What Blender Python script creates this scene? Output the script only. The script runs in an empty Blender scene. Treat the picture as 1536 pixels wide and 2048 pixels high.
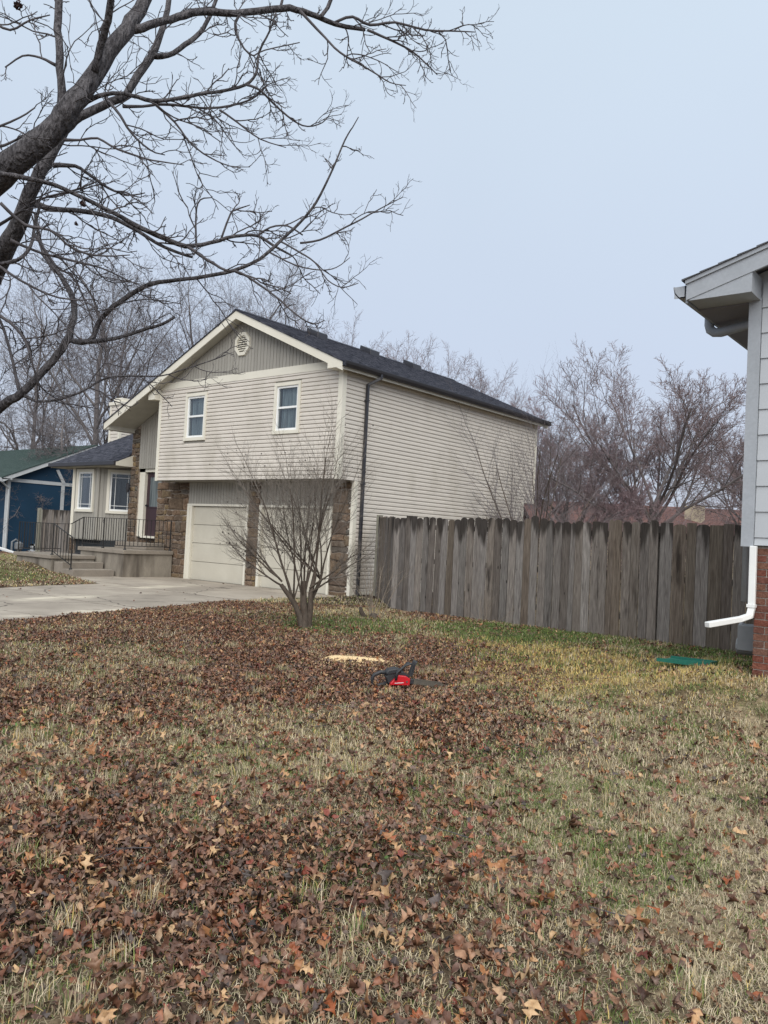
import bpy, math, random
import numpy as np
from mathutils import Vector, noise as mnoise
from math import sin, cos, pi, radians

S = bpy.context.scene
COL = S.collection
RNG = random.Random(7)
NR = np.random.RandomState(11)

# ------------------------------------------------------------------ camera
FPX, PITCH, ROLL, YAW = 1609.2181, 0.0323, 0.0498, -0.6851
CAM = Vector((12.6152, -13.6932, 1.3529))
_f = Vector((sin(YAW) * cos(PITCH), cos(YAW) * cos(PITCH), sin(PITCH)))
_r0 = Vector((cos(YAW), -sin(YAW), 0.0)); _u0 = _r0.cross(_f)
_r = _r0 * cos(ROLL) + _u0 * sin(ROLL); _u = -_r0 * sin(ROLL) + _u0 * cos(ROLL)
cd = bpy.data.cameras.new('camera'); cam = bpy.data.objects.new('camera', cd); COL.objects.link(cam)
from mathutils import Matrix
cam.matrix_world = Matrix(((_r.x, _u.x, -_f.x, CAM.x), (_r.y, _u.y, -_f.y, CAM.y), (_r.z, _u.z, -_f.z, CAM.z), (0, 0, 0, 1)))
cd.sensor_fit = 'VERTICAL'; cd.sensor_height = 24.0; cd.lens = FPX / 2048 * 24.0
cd.clip_start = 0.05; cd.clip_end = 2000
S.camera = cam

# ------------------------------------------------------------------ light
SUN_EL, SUN_AZ = radians(46), radians(141)      # azimuth from +Y clockwise; soft light from behind the viewer
w = bpy.data.worlds.new('World'); S.world = w; w.use_nodes = True
nt = w.node_tree; nt.nodes.clear()
def wn(t, **k):
    n = nt.nodes.new(t)
    for a, b in k.items(): setattr(n, a, b)
    return n
sky = wn('ShaderNodeTexSky'); sky.sky_type = 'NISHITA'; sky.sun_disc = False
sky.sun_elevation = SUN_EL; sky.sun_rotation = SUN_AZ; sky.air_density = 1.0; sky.dust_density = 3.0
bg1 = wn('ShaderNodeBackground'); bg1.inputs['Strength'].default_value = 0.05
nt.links.new(sky.outputs[0], bg1.inputs['Color'])
# the cloud layer that covers the blue: even pale grey-blue, a touch cooler towards the horizon
geo = wn('ShaderNodeTexCoord'); sep = wn('ShaderNodeSeparateXYZ'); nt.links.new(geo.outputs['Generated'], sep.inputs[0])
cr = wn('ShaderNodeValToRGB'); nt.links.new(sep.outputs['Z'], cr.inputs['Fac'])
cr.color_ramp.elements[0].position = 0.0; cr.color_ramp.elements[0].color = (0.2620, 0.2848, 0.3365, 1)
cr.color_ramp.elements[1].position = 1.0; cr.color_ramp.elements[1].color = (0.3106, 0.3605, 0.4019, 1)
e = cr.color_ramp.elements.new(0.22); e.color = (0.2681, 0.3039, 0.3690, 1)
e = cr.color_ramp.elements.new(0.55); e.color = (0.2958, 0.3433, 0.3971, 1)
nz = wn('ShaderNodeTexNoise'); nz.inputs['Scale'].default_value = 1.3; nz.inputs['Detail'].default_value = 3
nt.links.new(geo.outputs['Generated'], nz.inputs['Vector'])
mr = wn('ShaderNodeMapRange'); mr.inputs['To Min'].default_value = 0.91; mr.inputs['To Max'].default_value = 1.09
nt.links.new(nz.outputs['Fac'], mr.inputs['Value'])
bg2 = wn('ShaderNodeBackground'); nt.links.new(cr.outputs['Color'], bg2.inputs['Color']); nt.links.new(mr.outputs['Result'], bg2.inputs['Strength'])
mx = wn('ShaderNodeMixShader'); mx.inputs['Fac'].default_value = 0.9
nt.links.new(bg1.outputs[0], mx.inputs[1]); nt.links.new(bg2.outputs[0], mx.inputs[2])
wo = wn('ShaderNodeOutputWorld'); nt.links.new(mx.outputs[0], wo.inputs['Surface'])

sd = bpy.data.lights.new('sun', 'SUN'); sun = bpy.data.objects.new('sun', sd); COL.objects.link(sun)
sd.energy = 1.5; sd.angle = radians(70); sd.color = (1.0, 0.95, 0.88)
sdir = Vector((sin(SUN_AZ) * cos(SUN_EL), cos(SUN_AZ) * cos(SUN_EL), sin(SUN_EL)))
sun.rotation_euler = sdir.to_track_quat('Z', 'Y').to_euler()
S.view_settings.view_transform = 'Standard'; S.view_settings.look = 'None'
S.view_settings.exposure = 1.25; S.view_settings.gamma = 1.0; S.view_settings.use_curve_mapping = False
try: S.cycles.max_bounces = 6; S.cycles.transparent_max_bounces = 8
except Exception: pass

# ------------------------------------------------------------------ helpers
def at(px, py, d):
    """a point seen in the photograph's direction (px,py), d metres in front of the viewer (used to set out limbs and trees)"""
    return CAM + (_f + _r * ((px - 768) / FPX) - _u * ((py - 1024) / FPX)) * d
def on_ground(px, d, z=0.0):
    p = at(px, 1060, d); return Vector((p.x, p.y, z))

WL = {}
def tag(o, label=None, cat=None, group=None, kind=None):
    if label: o['label'] = label
    if cat: o['category'] = cat
    if group: o['group'] = group
    if kind: o['kind'] = kind
    return o
def empty(name, loc=(0, 0, 0), parent=None):
    o = bpy.data.objects.new(name, None); COL.objects.link(o); o.empty_display_size = 0.2
    loc = Vector(loc); base = WL[parent.name] if parent else Vector((0, 0, 0))
    o.location = loc - base; o.parent = parent; WL[o.name] = loc
    return o
class MB:
    def __init__(s): s.v = []; s.f = []
    def add(s, vs, fs):
        b = len(s.v); s.v += [tuple(q) for q in vs]; s.f += [tuple(i + b for i in f) for f in fs]; return s
    def box(s, x0, y0, z0, x1, y1, z1):
        if x0 > x1: x0, x1 = x1, x0
        if y0 > y1: y0, y1 = y1, y0
        if z0 > z1: z0, z1 = z1, z0
        return s.add([(x0, y0, z0), (x1, y0, z0), (x1, y1, z0), (x0, y1, z0), (x0, y0, z1), (x1, y0, z1), (x1, y1, z1), (x0, y1, z1)],
                     [(0, 3, 2, 1), (4, 5, 6, 7), (0, 1, 5, 4), (1, 2, 6, 5), (2, 3, 7, 6), (3, 0, 4, 7)])
    def prism(s, poly, vec):
        """poly: list of 3-D points (one planar face), swept along vec"""
        n = len(poly); vec = Vector(vec); P = [Vector(q) for q in poly]
        nrm = Vector((0, 0, 0))
        for i in range(n): nrm += P[i].cross(P[(i + 1) % n])
        if nrm.dot(vec) > 0: P.reverse()
        vs = P + [q + vec for q in P]
        fs = [tuple(range(n)), tuple(range(2 * n - 1, n - 1, -1))]
        # side faces
        fs += [((i + 1) % n, i, n + i, n + (i + 1) % n) for i in range(n)]
        return s.add(vs, fs)
    def bar(s, a, b, wx, wy, up=(0, 0, 1)):
        a = Vector(a); b = Vector(b); t = (b - a).normalized(); up = Vector(up)
        if abs(t.dot(up)) > .98: up = Vector((0, 1, 0))
        x = t.cross(up).normalized() * wx / 2; y = x.cross(t).normalized() * wy / 2
        return s.prism([a - x - y, a + x - y, a + x + y, a - x + y], b - a)
    def tube(s, pts, rad, n=8, cap=True):
        pts = [Vector(p) for p in pts]; m = len(pts)
        if not hasattr(rad, '__len__'): rad = [rad] * m
        t = (pts[1] - pts[0]).normalized()
        u = t.cross(Vector((0.31, 0.2, 0.93))).normalized()
        vs = []
        for i in range(m):
            t = (pts[min(i + 1, m - 1)] - pts[max(i - 1, 0)]).normalized()
            u = (u - t * u.dot(t)).normalized(); v = t.cross(u)
            for k in range(n):
                a = 2 * pi * k / n; vs.append(pts[i] + (u * cos(a) + v * sin(a)) * rad[i])
        fs = [(i * n + k, i * n + (k + 1) % n, (i + 1) * n + (k + 1) % n, (i + 1) * n + k) for i in range(m - 1) for k in range(n)]
        if cap: fs += [tuple(range(n - 1, -1, -1)), tuple((m - 1) * n + k for k in range(n))]
        return s.add(vs, fs)
    def build(s, name, mat, parent=None, loc=None, smooth=False, bevel=0):
        me = bpy.data.meshes.new(name)
        base = WL[parent.name] if parent else Vector(loc or (0, 0, 0))
        me.from_pydata([(a - base.x, b - base.y, c - base.z) for a, b, c in s.v], [], s.f)
        me.materials.append(mat)
        if smooth: me.polygons.foreach_set('use_smooth', [True] * len(me.polygons))
        o = bpy.data.objects.new(name, me); COL.objects.link(o)
        if parent: o.parent = parent
        else: o.location = base
        WL[o.name] = base
        if bevel:
            m = o.modifiers.new('bevel', 'BEVEL'); m.width = bevel; m.segments = 2; m.limit_method = 'ANGLE'
        return o
def np_mesh(name, V, F, mat, parent=None, loc=None, color=None, smooth=False):
    """V (n,3), F (m,k) arrays"""
    base = WL[parent.name] if parent else Vector(loc or (0, 0, 0))
    V = np.asarray(V, dtype=np.float32) - np.array(base[:], dtype=np.float32)
    me = bpy.data.meshes.new(name); k = F.shape[1]
    me.vertices.add(len(V)); me.vertices.foreach_set('co', V.ravel())
    me.loops.add(F.size); me.loops.foreach_set('vertex_index', F.astype(np.int32).ravel())
    me.polygons.add(len(F)); me.polygons.foreach_set('loop_start', np.arange(0, F.size, k, dtype=np.int32))
    me.polygons.foreach_set('loop_total', np.full(len(F), k, dtype=np.int32))
    if smooth: me.polygons.foreach_set('use_smooth', np.ones(len(F), dtype=bool))
    if color is not None:
        ca = me.color_attributes.new('tint', 'FLOAT_COLOR', 'POINT')
        c = np.ones((len(V), 4), dtype=np.float32); c[:, :3] = color
        ca.data.foreach_set('color', c.ravel())
    me.update(calc_edges=True); me.materials.append(mat)
    o = bpy.data.objects.new(name, me); COL.objects.link(o)
    if parent: o.parent = parent
    else: o.location = base
    WL[o.name] = base
    return o

# ------------------------------------------------------------------ materials
def mat(name, col, rough=0.7, col2=None, nscale=3.0, stretch=(1, 1, 1), detail=5.0, bump=0.0, bscale=40.0, rnd=0.0,
        spec=0.3, metal=0.0, attr=None, ramp=None, fine=0.0, stain=None, dist=0.02, island=None, topstain=None):
    m = bpy.data.materials.new(name); m.use_nodes = True; n = m.node_tree.nodes; L = m.node_tree.links
    b = n['Principled BSDF']; b.inputs['Roughness'].default_value = rough; b.inputs['Metallic'].default_value = metal
    b.inputs['Specular IOR Level'].default_value = spec
    tc = n.new('ShaderNodeTexCoord'); mp = n.new('ShaderNodeMapping'); mp.inputs['Scale'].default_value = stretch
    L.new(tc.outputs['Object'], mp.inputs['Vector'])
    oi = n.new('ShaderNodeObjectInfo')
    if rnd:
        vm = n.new('ShaderNodeVectorMath'); vm.operation = 'MULTIPLY'; vm.inputs[1].default_value = (37, 51, 23)
        cx = n.new('ShaderNodeCombineXYZ')
        for k in range(3): L.new(oi.outputs['Random'], cx.inputs[k])
        L.new(cx.outputs[0], vm.inputs[0]); L.new(vm.outputs[0], mp.inputs['Location'])
    c = None
    def mixc(fac, a, bb, mode='MIX'):
        x = n.new('ShaderNodeMix'); x.data_type = 'RGBA'; x.blend_type = mode
        for sock, val in ((0, fac), (6, a), (7, bb)):
            if hasattr(val, 'is_linked') or isinstance(val, bpy.types.NodeSocket): L.new(val, x.inputs[sock])
            elif sock == 0: x.inputs[0].default_value = val
            else: x.inputs[sock].default_value = (*val[:3], 1)
        return x.outputs[2]
    ns = n.new('ShaderNodeTexNoise'); ns.inputs['Scale'].default_value = nscale; ns.inputs['Detail'].default_value = detail
    ns.inputs['Roughness'].default_value = 0.6
    L.new(mp.outputs[0], ns.inputs['Vector'])
    mrn = n.new('ShaderNodeMapRange'); mrn.inputs['From Min'].default_value = 0.32; mrn.inputs['From Max'].default_value = 0.68
    L.new(ns.outputs['Fac'], mrn.inputs['Value'])
    if ramp:
        rp = n.new('ShaderNodeValToRGB'); rp.color_ramp.interpolation = 'LINEAR'
        while len(rp.color_ramp.elements) < len(ramp): rp.color_ramp.elements.new(0.5)
        for i, cc in enumerate(ramp):
            rp.color_ramp.elements[i].position = i / (len(ramp) - 1); rp.color_ramp.elements[i].color = (*cc, 1)
        src = oi.outputs['Random']
        if island:
            gg = n.new('ShaderNodeNewGeometry'); src = gg.outputs['Random Per Island']
        L.new(src, rp.inputs['Fac']); c = rp.outputs['Color']
        if col2: c = mixc(mrn.outputs[0], c, mixc(1.0, c, col2, 'MULTIPLY'))
    elif attr:
        an = n.new('ShaderNodeAttribute'); an.attribute_name = attr; c = an.outputs['Color']
        if col2: c = mixc(mrn.outputs[0], c, mixc(1.0, c, col2, 'MULTIPLY'))
    else:
        c = mixc(mrn.outputs[0], col, col2 or tuple(q * 0.85 for q in col))
    if rnd:
        hv = n.new('ShaderNodeHueSaturation'); mr2 = n.new('ShaderNodeMapRange')
        mr2.inputs['To Min'].default_value = 1 - rnd; mr2.inputs['To Max'].default_value = 1 + rnd
        L.new(oi.outputs['Random'], mr2.inputs['Value']); L.new(mr2.outputs[0], hv.inputs['Value']); L.new(c, hv.inputs['Color']); c = hv.outputs['Color']
    if fine:
        n3 = n.new('ShaderNodeTexNoise'); n3.inputs['Scale'].default_value = bscale; n3.inputs['Detail'].default_value = 3
        L.new(mp.outputs[0], n3.inputs['Vector'])
        mr3 = n.new('ShaderNodeMapRange'); mr3.inputs['From Min'].default_value = .3; mr3.inputs['From Max'].default_value = .7
        mr3.inputs['To Min'].default_value = 1 - fine; mr3.inputs['To Max'].default_value = 1 + fine
        L.new(n3.outputs['Fac'], mr3.inputs['Value'])
        hv = n.new('ShaderNodeHueSaturation'); L.new(mr3.outputs[0], hv.inputs['Value']); L.new(c, hv.inputs['Color']); c = hv.outputs['Color']
    if stain:      # (colour, scale, stretch, low, high)
        sc, ss, st, lo, hi = stain
        mp2 = n.new('ShaderNodeMapping'); mp2.inputs['Scale'].default_value = st; L.new(tc.outputs['Object'], mp2.inputs['Vector'])
        n4 = n.new('ShaderNodeTexNoise'); n4.inputs['Scale'].default_value = ss; n4.inputs['Detail'].default_value = 6
        L.new(mp2.outputs[0], n4.inputs['Vector'])
        m4 = n.new('ShaderNodeMapRange'); m4.inputs['From Min'].default_value = lo; m4.inputs['From Max'].default_value = hi
        L.new(n4.outputs['Fac'], m4.inputs['Value']); c = mixc(m4.outputs[0], c, sc)
    if topstain:   # knots
        vo = n.new('ShaderNodeTexVoronoi'); vo.inputs['Scale'].default_value = 3.2; mp4 = n.new('ShaderNodeMapping'); mp4.inputs['Scale'].default_value = (1.6, 1.6, .75)
        L.new(mp.outputs[0], mp4.inputs['Vector']); mp4.inputs['Scale'].default_value = (.22, .22, 1.2); L.new(mp4.outputs[0], vo.inputs['Vector'])
        m7 = n.new('ShaderNodeMapRange'); m7.inputs['From Min'].default_value = .075; m7.inputs['From Max'].default_value = .045; L.new(vo.outputs['Distance'], m7.inputs['Value']); c = mixc(m7.outputs[0], c, (.02, .016, .013))
    if topstain:   # rain-soaked dark tongues running down from the top of a board
        zl, zh, tcx = topstain
        sp_ = n.new('ShaderNodeSeparateXYZ'); L.new(tc.outputs['Object'], sp_.inputs[0])
        m5 = n.new('ShaderNodeMapRange'); m5.inputs['From Min'].default_value = zl; m5.inputs['From Max'].default_value = zh; L.new(sp_.outputs['Z'], m5.inputs['Value'])
        mp3 = n.new('ShaderNodeMapping'); mp3.inputs['Scale'].default_value = (3.0, 3.0, .25); L.new(tc.outputs['Object'], mp3.inputs['Vector'])
        n5 = n.new('ShaderNodeTexNoise'); n5.inputs['Scale'].default_value = 2.2; n5.inputs['Detail'].default_value = 5; L.new(mp3.outputs[0], n5.inputs['Vector'])
        s5 = n.new('ShaderNodeMath'); s5.operation = 'MULTIPLY_ADD'; s5.inputs[1].default_value = .62; L.new(m5.outputs[0], s5.inputs[0]); L.new(n5.outputs['Fac'], s5.inputs[2])
        m6 = n.new('ShaderNodeMapRange'); m6.inputs['From Min'].default_value = .93; m6.inputs['From Max'].default_value = 1.04; m6.inputs['To Max'].default_value = .85; L.new(s5.outputs[0], m6.inputs['Value'])
        c = mixc(m6.outputs[0], c, tcx)
    L.new(c, b.inputs['Base Color'])
    if bump:
        n2 = n.new('ShaderNodeTexNoise'); n2.inputs['Scale'].default_value = bscale; n2.inputs['Detail'].default_value = 4
        L.new(mp.outputs[0], n2.inputs['Vector'])
        bn = n.new('ShaderNodeBump'); bn.inputs['Strength'].default_value = bump; bn.inputs['Distance'].default_value = dist
        L.new(n2.outputs['Fac'], bn.inputs['Height']); L.new(bn.outputs[0], b.inputs['Normal'])
    return m

M = {}
M['siding'] = mat('vinyl_siding', (0.61, 0.567, 0.508), 0.55, (0.56, 0.52, 0.465), 0.7, rnd=0.025, stain=((0.44, 0.405, 0.345), 1.2, (1, 1, 0.6), 0.52, 0.82))
M['trim'] = mat('cream_trim', (0.70, 0.67, 0.58), 0.5, (0.64, 0.61, 0.52), 1.5)
M['grey_board'] = mat('grey_board', (0.33, 0.315, 0.28), 0.65, (0.28, 0.265, 0.235), 2.0, (3, 3, 0.5), rnd=0.05)
M['soffit'] = mat('soffit_paint', (0.50, 0.48, 0.42), 0.6)
M['white'] = mat('white_vinyl', (0.80, 0.81, 0.80), 0.4, (0.74, 0.75, 0.74), 3)
M['black_metal'] = mat('black_gutter', (0.022, 0.022, 0.028), 0.4, (0.03, 0.03, 0.036), 4, spec=0.5)
M['shingle'] = mat('dark_shingles', (0.026, 0.029, 0.042), 0.95, (0.080, 0.082, 0.100), 5, (1, 1, 1), bump=0.5, bscale=70, fine=0.5, spec=0.15,
                   stain=((0.022, 0.024, 0.032), 7, (1, 1, 1), 0.52, 0.62))
M['green_shingle'] = mat('green_shingles', (0.036, 0.056, 0.052), 0.95, (0.055, 0.080, 0.074), 8, bump=0.5, bscale=50, fine=0.4, spec=0.15)
M['red_roof'] = mat('red_brown_shingles', (0.115, 0.062, 0.055), 0.95, (0.15, 0.085, 0.075), 6, fine=0.3, spec=0.1)
M['stone'] = mat('field_stone', None, 0.9, (0.55, 0.5, 0.48), 9, bump=0.7, bscale=24, fine=0.25, spec=0.15, rnd=0.12,
                 ramp=[(0.144, 0.103, 0.074), (0.206, 0.153, 0.105), (0.137, 0.106, 0.085), (0.274, 0.204, 0.116), (0.171, 0.138, 0.111), (0.226, 0.157, 0.105), (0.117, 0.110, 0.096), (0.185, 0.133, 0.092)])
M['mortar'] = mat('mortar', (0.40, 0.34, 0.285), 0.95, (0.20, 0.16, 0.13), 6, bump=0.4)
M['mortar_light'] = mat('light_mortar', (0.42, 0.37, 0.33), 0.95, (0.33, 0.28, 0.25), 6, bump=0.4)
M['brick'] = mat('red_brick', None, 0.9, (0.68, 0.6, 0.56), 25, bump=0.5, bscale=60, fine=0.2, spec=0.15, rnd=0.08,
                 ramp=[(0.18, 0.070, 0.052), (0.22, 0.085, 0.060), (0.15, 0.070, 0.056), (0.20, 0.105, 0.075), (0.11, 0.072, 0.066), (0.23, 0.082, 0.055), (0.16, 0.095, 0.075)])
M['garage'] = mat('garage_door_paint', (0.54, 0.51, 0.43), 0.5, (0.48, 0.45, 0.375), 1.5)
M['concrete'] = mat('driveway_concrete', (0.36, 0.318, 0.265), 0.9, (0.24, 0.21, 0.175), 0.9, fine=0.08, bscale=80, spec=0.2, rnd=0.05,
                    stain=((0.52, 0.47, 0.38), 0.5, (1, 0.5, 1), 0.60, 0.66))
def cracks(m, col, scale=.45, width=.008):
    n = m.node_tree.nodes; L = m.node_tree.links; b = n['Principled BSDF']; src = b.inputs['Base Color'].links[0].from_socket
    tc = n.new('ShaderNodeTexCoord'); nz2 = n.new('ShaderNodeTexNoise'); nz2.inputs['Scale'].default_value = 2.5; nz2.inputs['Detail'].default_value = 6; L.new(tc.outputs['Object'], nz2.inputs['Vector'])
    ad = n.new('ShaderNodeVectorMath'); ad.operation = 'MULTIPLY_ADD'; ad.inputs[1].default_value = (.35, .35, .0); L.new(nz2.outputs['Color'], ad.inputs[0]); L.new(tc.outputs['Object'], ad.inputs[2])
    vo = n.new('ShaderNodeTexVoronoi'); vo.feature = 'DISTANCE_TO_EDGE'; vo.inputs['Scale'].default_value = scale; L.new(ad.outputs[0], vo.inputs['Vector'])
    mr_ = n.new('ShaderNodeMapRange'); mr_.inputs['From Min'].default_value = width; mr_.inputs['From Max'].default_value = width * .4; mr_.inputs['To Max'].default_value = .75; L.new(vo.outputs['Distance'], mr_.inputs['Value'])
    n9 = n.new('ShaderNodeTexNoise'); n9.inputs['Scale'].default_value = 1.6; n9.inputs['Detail'].default_value = 4; L.new(tc.outputs['Object'], n9.inputs['Vector'])
    m9 = n.new('ShaderNodeMapRange'); m9.inputs['From Min'].default_value = .62; m9.inputs['From Max'].default_value = .74; m9.inputs['To Max'].default_value = .55; L.new(n9.outputs['Fac'], m9.inputs['Value'])
    for fac, cc in ((m9.outputs[0], (.12, .10, .085)), (mr_.outputs[0], col)):
        x = n.new('ShaderNodeMix'); x.data_type = 'RGBA'; L.new(fac, x.inputs[0]); L.new(src, x.inputs[6]); x.inputs[7].default_value = (*cc, 1); src = x.outputs[2]
    L.new(src, b.inputs['Base Color'])
cracks(M['concrete'], (.05, .042, .035))
M['porch_concrete'] = mat('porch_concrete', (0.29, 0.26, 0.215), 0.9, (0.20, 0.175, 0.145), 2.5, (1, 1, 0.35), fine=0.1,
                          stain=((0.10, 0.085, 0.07), 2.4, (1.2, 1.2, 0.25), 0.47, 0.66))
M['step_concrete'] = mat('step_concrete', (0.27, 0.235, 0.195), 0.9, (0.21, 0.185, 0.155), 3, fine=0.08)
M['iron'] = mat('wrought_iron', (0.022, 0.021, 0.020), 0.5, spec=0.4)
M['door'] = mat('maroon_door', (0.048, 0.026, 0.032), 0.45, (0.04, 0.022, 0.027))
M['wood'] = mat('weathered_fence_wood', None, 0.92, (0.62, 0.60, 0.60), 5, (9, 9, 0.55), bump=0.9, bscale=11, rnd=0.24, fine=0.30, spec=0.12,
                ramp=[(0.196, 0.179, 0.166), (0.235, 0.220, 0.204), (0.168, 0.146, 0.129), (0.263, 0.246, 0.230), (0.213, 0.190, 0.170), (0.185, 0.159, 0.134), (0.252, 0.233, 0.215)],
                stain=((0.045, 0.038, 0.034), 1.9, (4, 4, 0.75), 0.63, 0.75), topstain=(.95, 1.85, (0.030, 0.025, 0.022)))
M['wood_brown'] = mat('weathered_brown_wood', None, 0.92, (0.6, 0.57, 0.55), 5, (9, 9, 0.5), bump=0.7, bscale=11, rnd=0.14, fine=0.28, spec=0.12,
                      ramp=[(0.168, 0.141, 0.114), (0.196, 0.168, 0.141), (0.146, 0.123, 0.108), (0.185, 0.152, 0.121), (0.151, 0.143, 0.137)],
                      stain=((0.045, 0.036, 0.030), 1.7, (4, 4, 0.7), 0.60, 0.72))
M['wood_stain'] = mat('wet_dark_wood', (0.040, 0.034, 0.030), 0.9, (0.06, 0.05, 0.044), 6, (9, 9, 0.6), fine=0.3)
M['post_wood'] = mat('greenish_post_wood', (0.25, 0.245, 0.20), 0.9, (0.19, 0.18, 0.15), 4, (5, 5, 0.5), fine=0.2, bump=0.4)
M['nb_siding'] = mat('pale_grey_plank_siding', (0.45, 0.475, 0.505), 0.6, (0.42, 0.445, 0.475), 1.5, rnd=0.02, stain=((0.38, 0.40, 0.42), 1.5, (1, 1, 1), 0.6, 0.85))
M['nb_trim'] = mat('grey_trim_paint', (0.36, 0.385, 0.42), 0.6, (0.32, 0.345, 0.375), 3, fine=0.05)
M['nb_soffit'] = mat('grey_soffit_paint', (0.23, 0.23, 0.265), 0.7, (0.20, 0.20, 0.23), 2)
M['nb_shingle'] = mat('grey_shingles', (0.12, 0.125, 0.14), 0.95, (0.08, 0.085, 0.095), 20, fine=0.3)
M['blue'] = mat('navy_blue_wall', (0.010, 0.040, 0.080), 0.7, (0.008, 0.034, 0.068), 1.5)
M['blue_trim'] = mat('pale_trim', (0.50, 0.52, 0.53), 0.6)
M['beige_block'] = mat('beige_masonry', (0.46, 0.40, 0.29), 0.9)
M['plastic_green'] = mat('green_plastic', (0.018, 0.135, 0.098), 0.5, (0.022, 0.155, 0.115), 6, fine=0.12, stain=((0.06, 0.12, 0.085), 5, (1, 1, 1), 0.6, 0.8))
M['red_plastic'] = mat('red_plastic', (0.52, 0.012, 0.020), 0.32, (0.46, 0.010, 0.018), 5, spec=0.5)
M['black_plastic'] = mat('black_plastic', (0.022, 0.024, 0.027), 0.5, (0.035, 0.036, 0.04), 9, spec=0.4)
M['steel'] = mat('dirty_steel', (0.085, 0.078, 0.068), 0.65, (0.13, 0.115, 0.09), 18, metal=0.25)
M['grey_metal'] = mat('grey_meter_metal', (0.15, 0.16, 0.17), 0.5, (0.2, 0.21, 0.22), 5)
M['brass'] = mat('pale_brass', (0.65, 0.55, 0.42), 0.25, metal=0.7)
M['sawdust'] = mat('fresh_sawdust', (0.86, 0.66, 0.38), 0.95, (0.70, 0.50, 0.27), 14, bump=0.8, bscale=55, fine=0.15)
M['bark_near'] = mat('grey_bark', (0.130, 0.124, 0.130), 0.95, (0.068, 0.064, 0.069), 14, (1, 1, 0.30), bump=1.0, bscale=45, fine=0.45, spec=0.1, dist=0.06)
M['twig_near'] = mat('grey_twig_bark', (0.105, 0.098, 0.104), 0.9, (0.068, 0.063, 0.068), 10, spec=0.15)
M['bark_far'] = mat('far_tree_bark', (0.185, 0.168, 0.165), 0.95, (0.10, 0.09, 0.09), 2)
M['twig_far'] = mat('far_tree_twigs', (0.165, 0.148, 0.152), 0.95, (0.13, 0.115, 0.120), 1)
M['twig_mauve'] = mat('reddish_budding_twigs', (0.235, 0.180, 0.185), 0.95, (0.18, 0.145, 0.15), 1)
M['twig_pink'] = mat('pink_budding_twigs', (0.26, 0.185, 0.20), 0.95, (0.20, 0.15, 0.16), 1.4)
M['shrub_bark'] = mat('shrub_bark', (0.060, 0.044, 0.033), 0.9, (0.11, 0.090, 0.073), 12, (1, 1, 0.4), bump=0.4, bscale=40, fine=0.2)
M['shrub_twig'] = mat('shrub_twigs', (0.215, 0.188, 0.162), 0.9, (0.13, 0.112, 0.095), 3)
M['bud'] = mat('dried_fruit', (0.035, 0.027, 0.024), 0.9)
M['pale_stem'] = mat('pale_stems', (0.30, 0.25, 0.20), 0.9, (0.2, 0.165, 0.13), 6)
M['leaf'] = mat('dry_leaves', None, 0.48, (0.62, 0.56, 0.52), 60, attr='tint', spec=0.45)
M['grass'] = mat('winter_grass', None, 0.75, (0.85, 0.85, 0.8), 8, attr='tint', spec=0.2)
M['ground'] = mat('lawn_soil', None, 0.95, (0.55, 0.5, 0.45), 7, attr='tint', bump=0.8, bscale=30, fine=0.5, spec=0.1, dist=0.03)
M['curtain'] = mat('net_curtain', (0.20, 0.23, 0.235), 0.9, (0.05, 0.062, 0.068), 3.2, (6, 6, 0.35))
M['unlit_dark'] = mat('painted_unlit_dark', (0.03, 0.034, 0.038), 0.9)  # near-black colour standing in for unlit interiors and the shade under the bay
M['leaves_clump'] = mat('withered_leaf_clump', (0.09, 0.055, 0.05), 0.9, (0.05, 0.03, 0.03), 20)
def glass_mat():
    m = bpy.data.materials.new('window_glass'); m.use_nodes = True; n = m.node_tree.nodes; L = m.node_tree.links; n.clear()
    t = n.new('ShaderNodeBsdfTransparent'); t.inputs[0].default_value = (0.90, 0.93, 0.94, 1)
    g = n.new('ShaderNodeBsdfGlossy'); g.inputs['Roughness'].default_value = 0.03; g.inputs[0].default_value = (0.8, 0.85, 0.9, 1)
    f = n.new('ShaderNodeLayerWeight'); pw = n.new('ShaderNodeMath'); pw.operation = 'POWER'; pw.inputs[1].default_value = 3.0; L.new(f.outputs['Facing'], pw.inputs[0])
    ad = n.new('ShaderNodeMath'); ad.operation = 'MULTIPLY_ADD'; ad.inputs[1].default_value = 0.6; ad.inputs[2].default_value = 0.045; L.new(pw.outputs[0], ad.inputs[0])
    x = n.new('ShaderNodeMixShader'); L.new(ad.outputs[0], x.inputs[0]); L.new(t.outputs[0], x.inputs[1]); L.new(g.outputs[0], x.inputs[2])
    o = n.new('ShaderNodeOutputMaterial'); L.new(x.outputs[0], o.inputs[0]); return m
M['glass'] = glass_mat()

# ------------------------------------------------------------------ ground
def sstep(a, b, x):
    t = np.clip((x - a) / (b - a), 0, 1); return t * t * (3 - 2 * t)
DR = [(3.2, -16.5), (1.62, -8.41), (1.28, -6.71), (0.30, -3.95), (-0.12, -1.6), (-0.02, 0.6)]      # right edge of the driveway
DL = [(-3.2, -16.5), (-4.1, -5.9), (-4.62, -4.4), (-4.9, -2.9), (-7.3, -2.35), (-7.3, 0.6)]          # left edge
def edge_x(E_, y):
    ys = np.array([q[1] for q in E_]); xs = np.array([q[0] for q in E_]); return np.interp(y, ys, xs)
def drive_mask(x, y, pad=0.0):
    """1 on the driveway, 0 off it"""
    return ((x > edge_x(DL, y) - pad) & (x < edge_x(DR, y) + pad) & (y < 0.7) & (y > -16.6)).astype(float)
def drive_soft(x, y):
    d = np.minimum(x - edge_x(DL, y), edge_x(DR, y) - x); d = np.minimum(d, np.minimum(0.9 - y, y + 16.5))
    return sstep(-0.22, 0.02, d)
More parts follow.
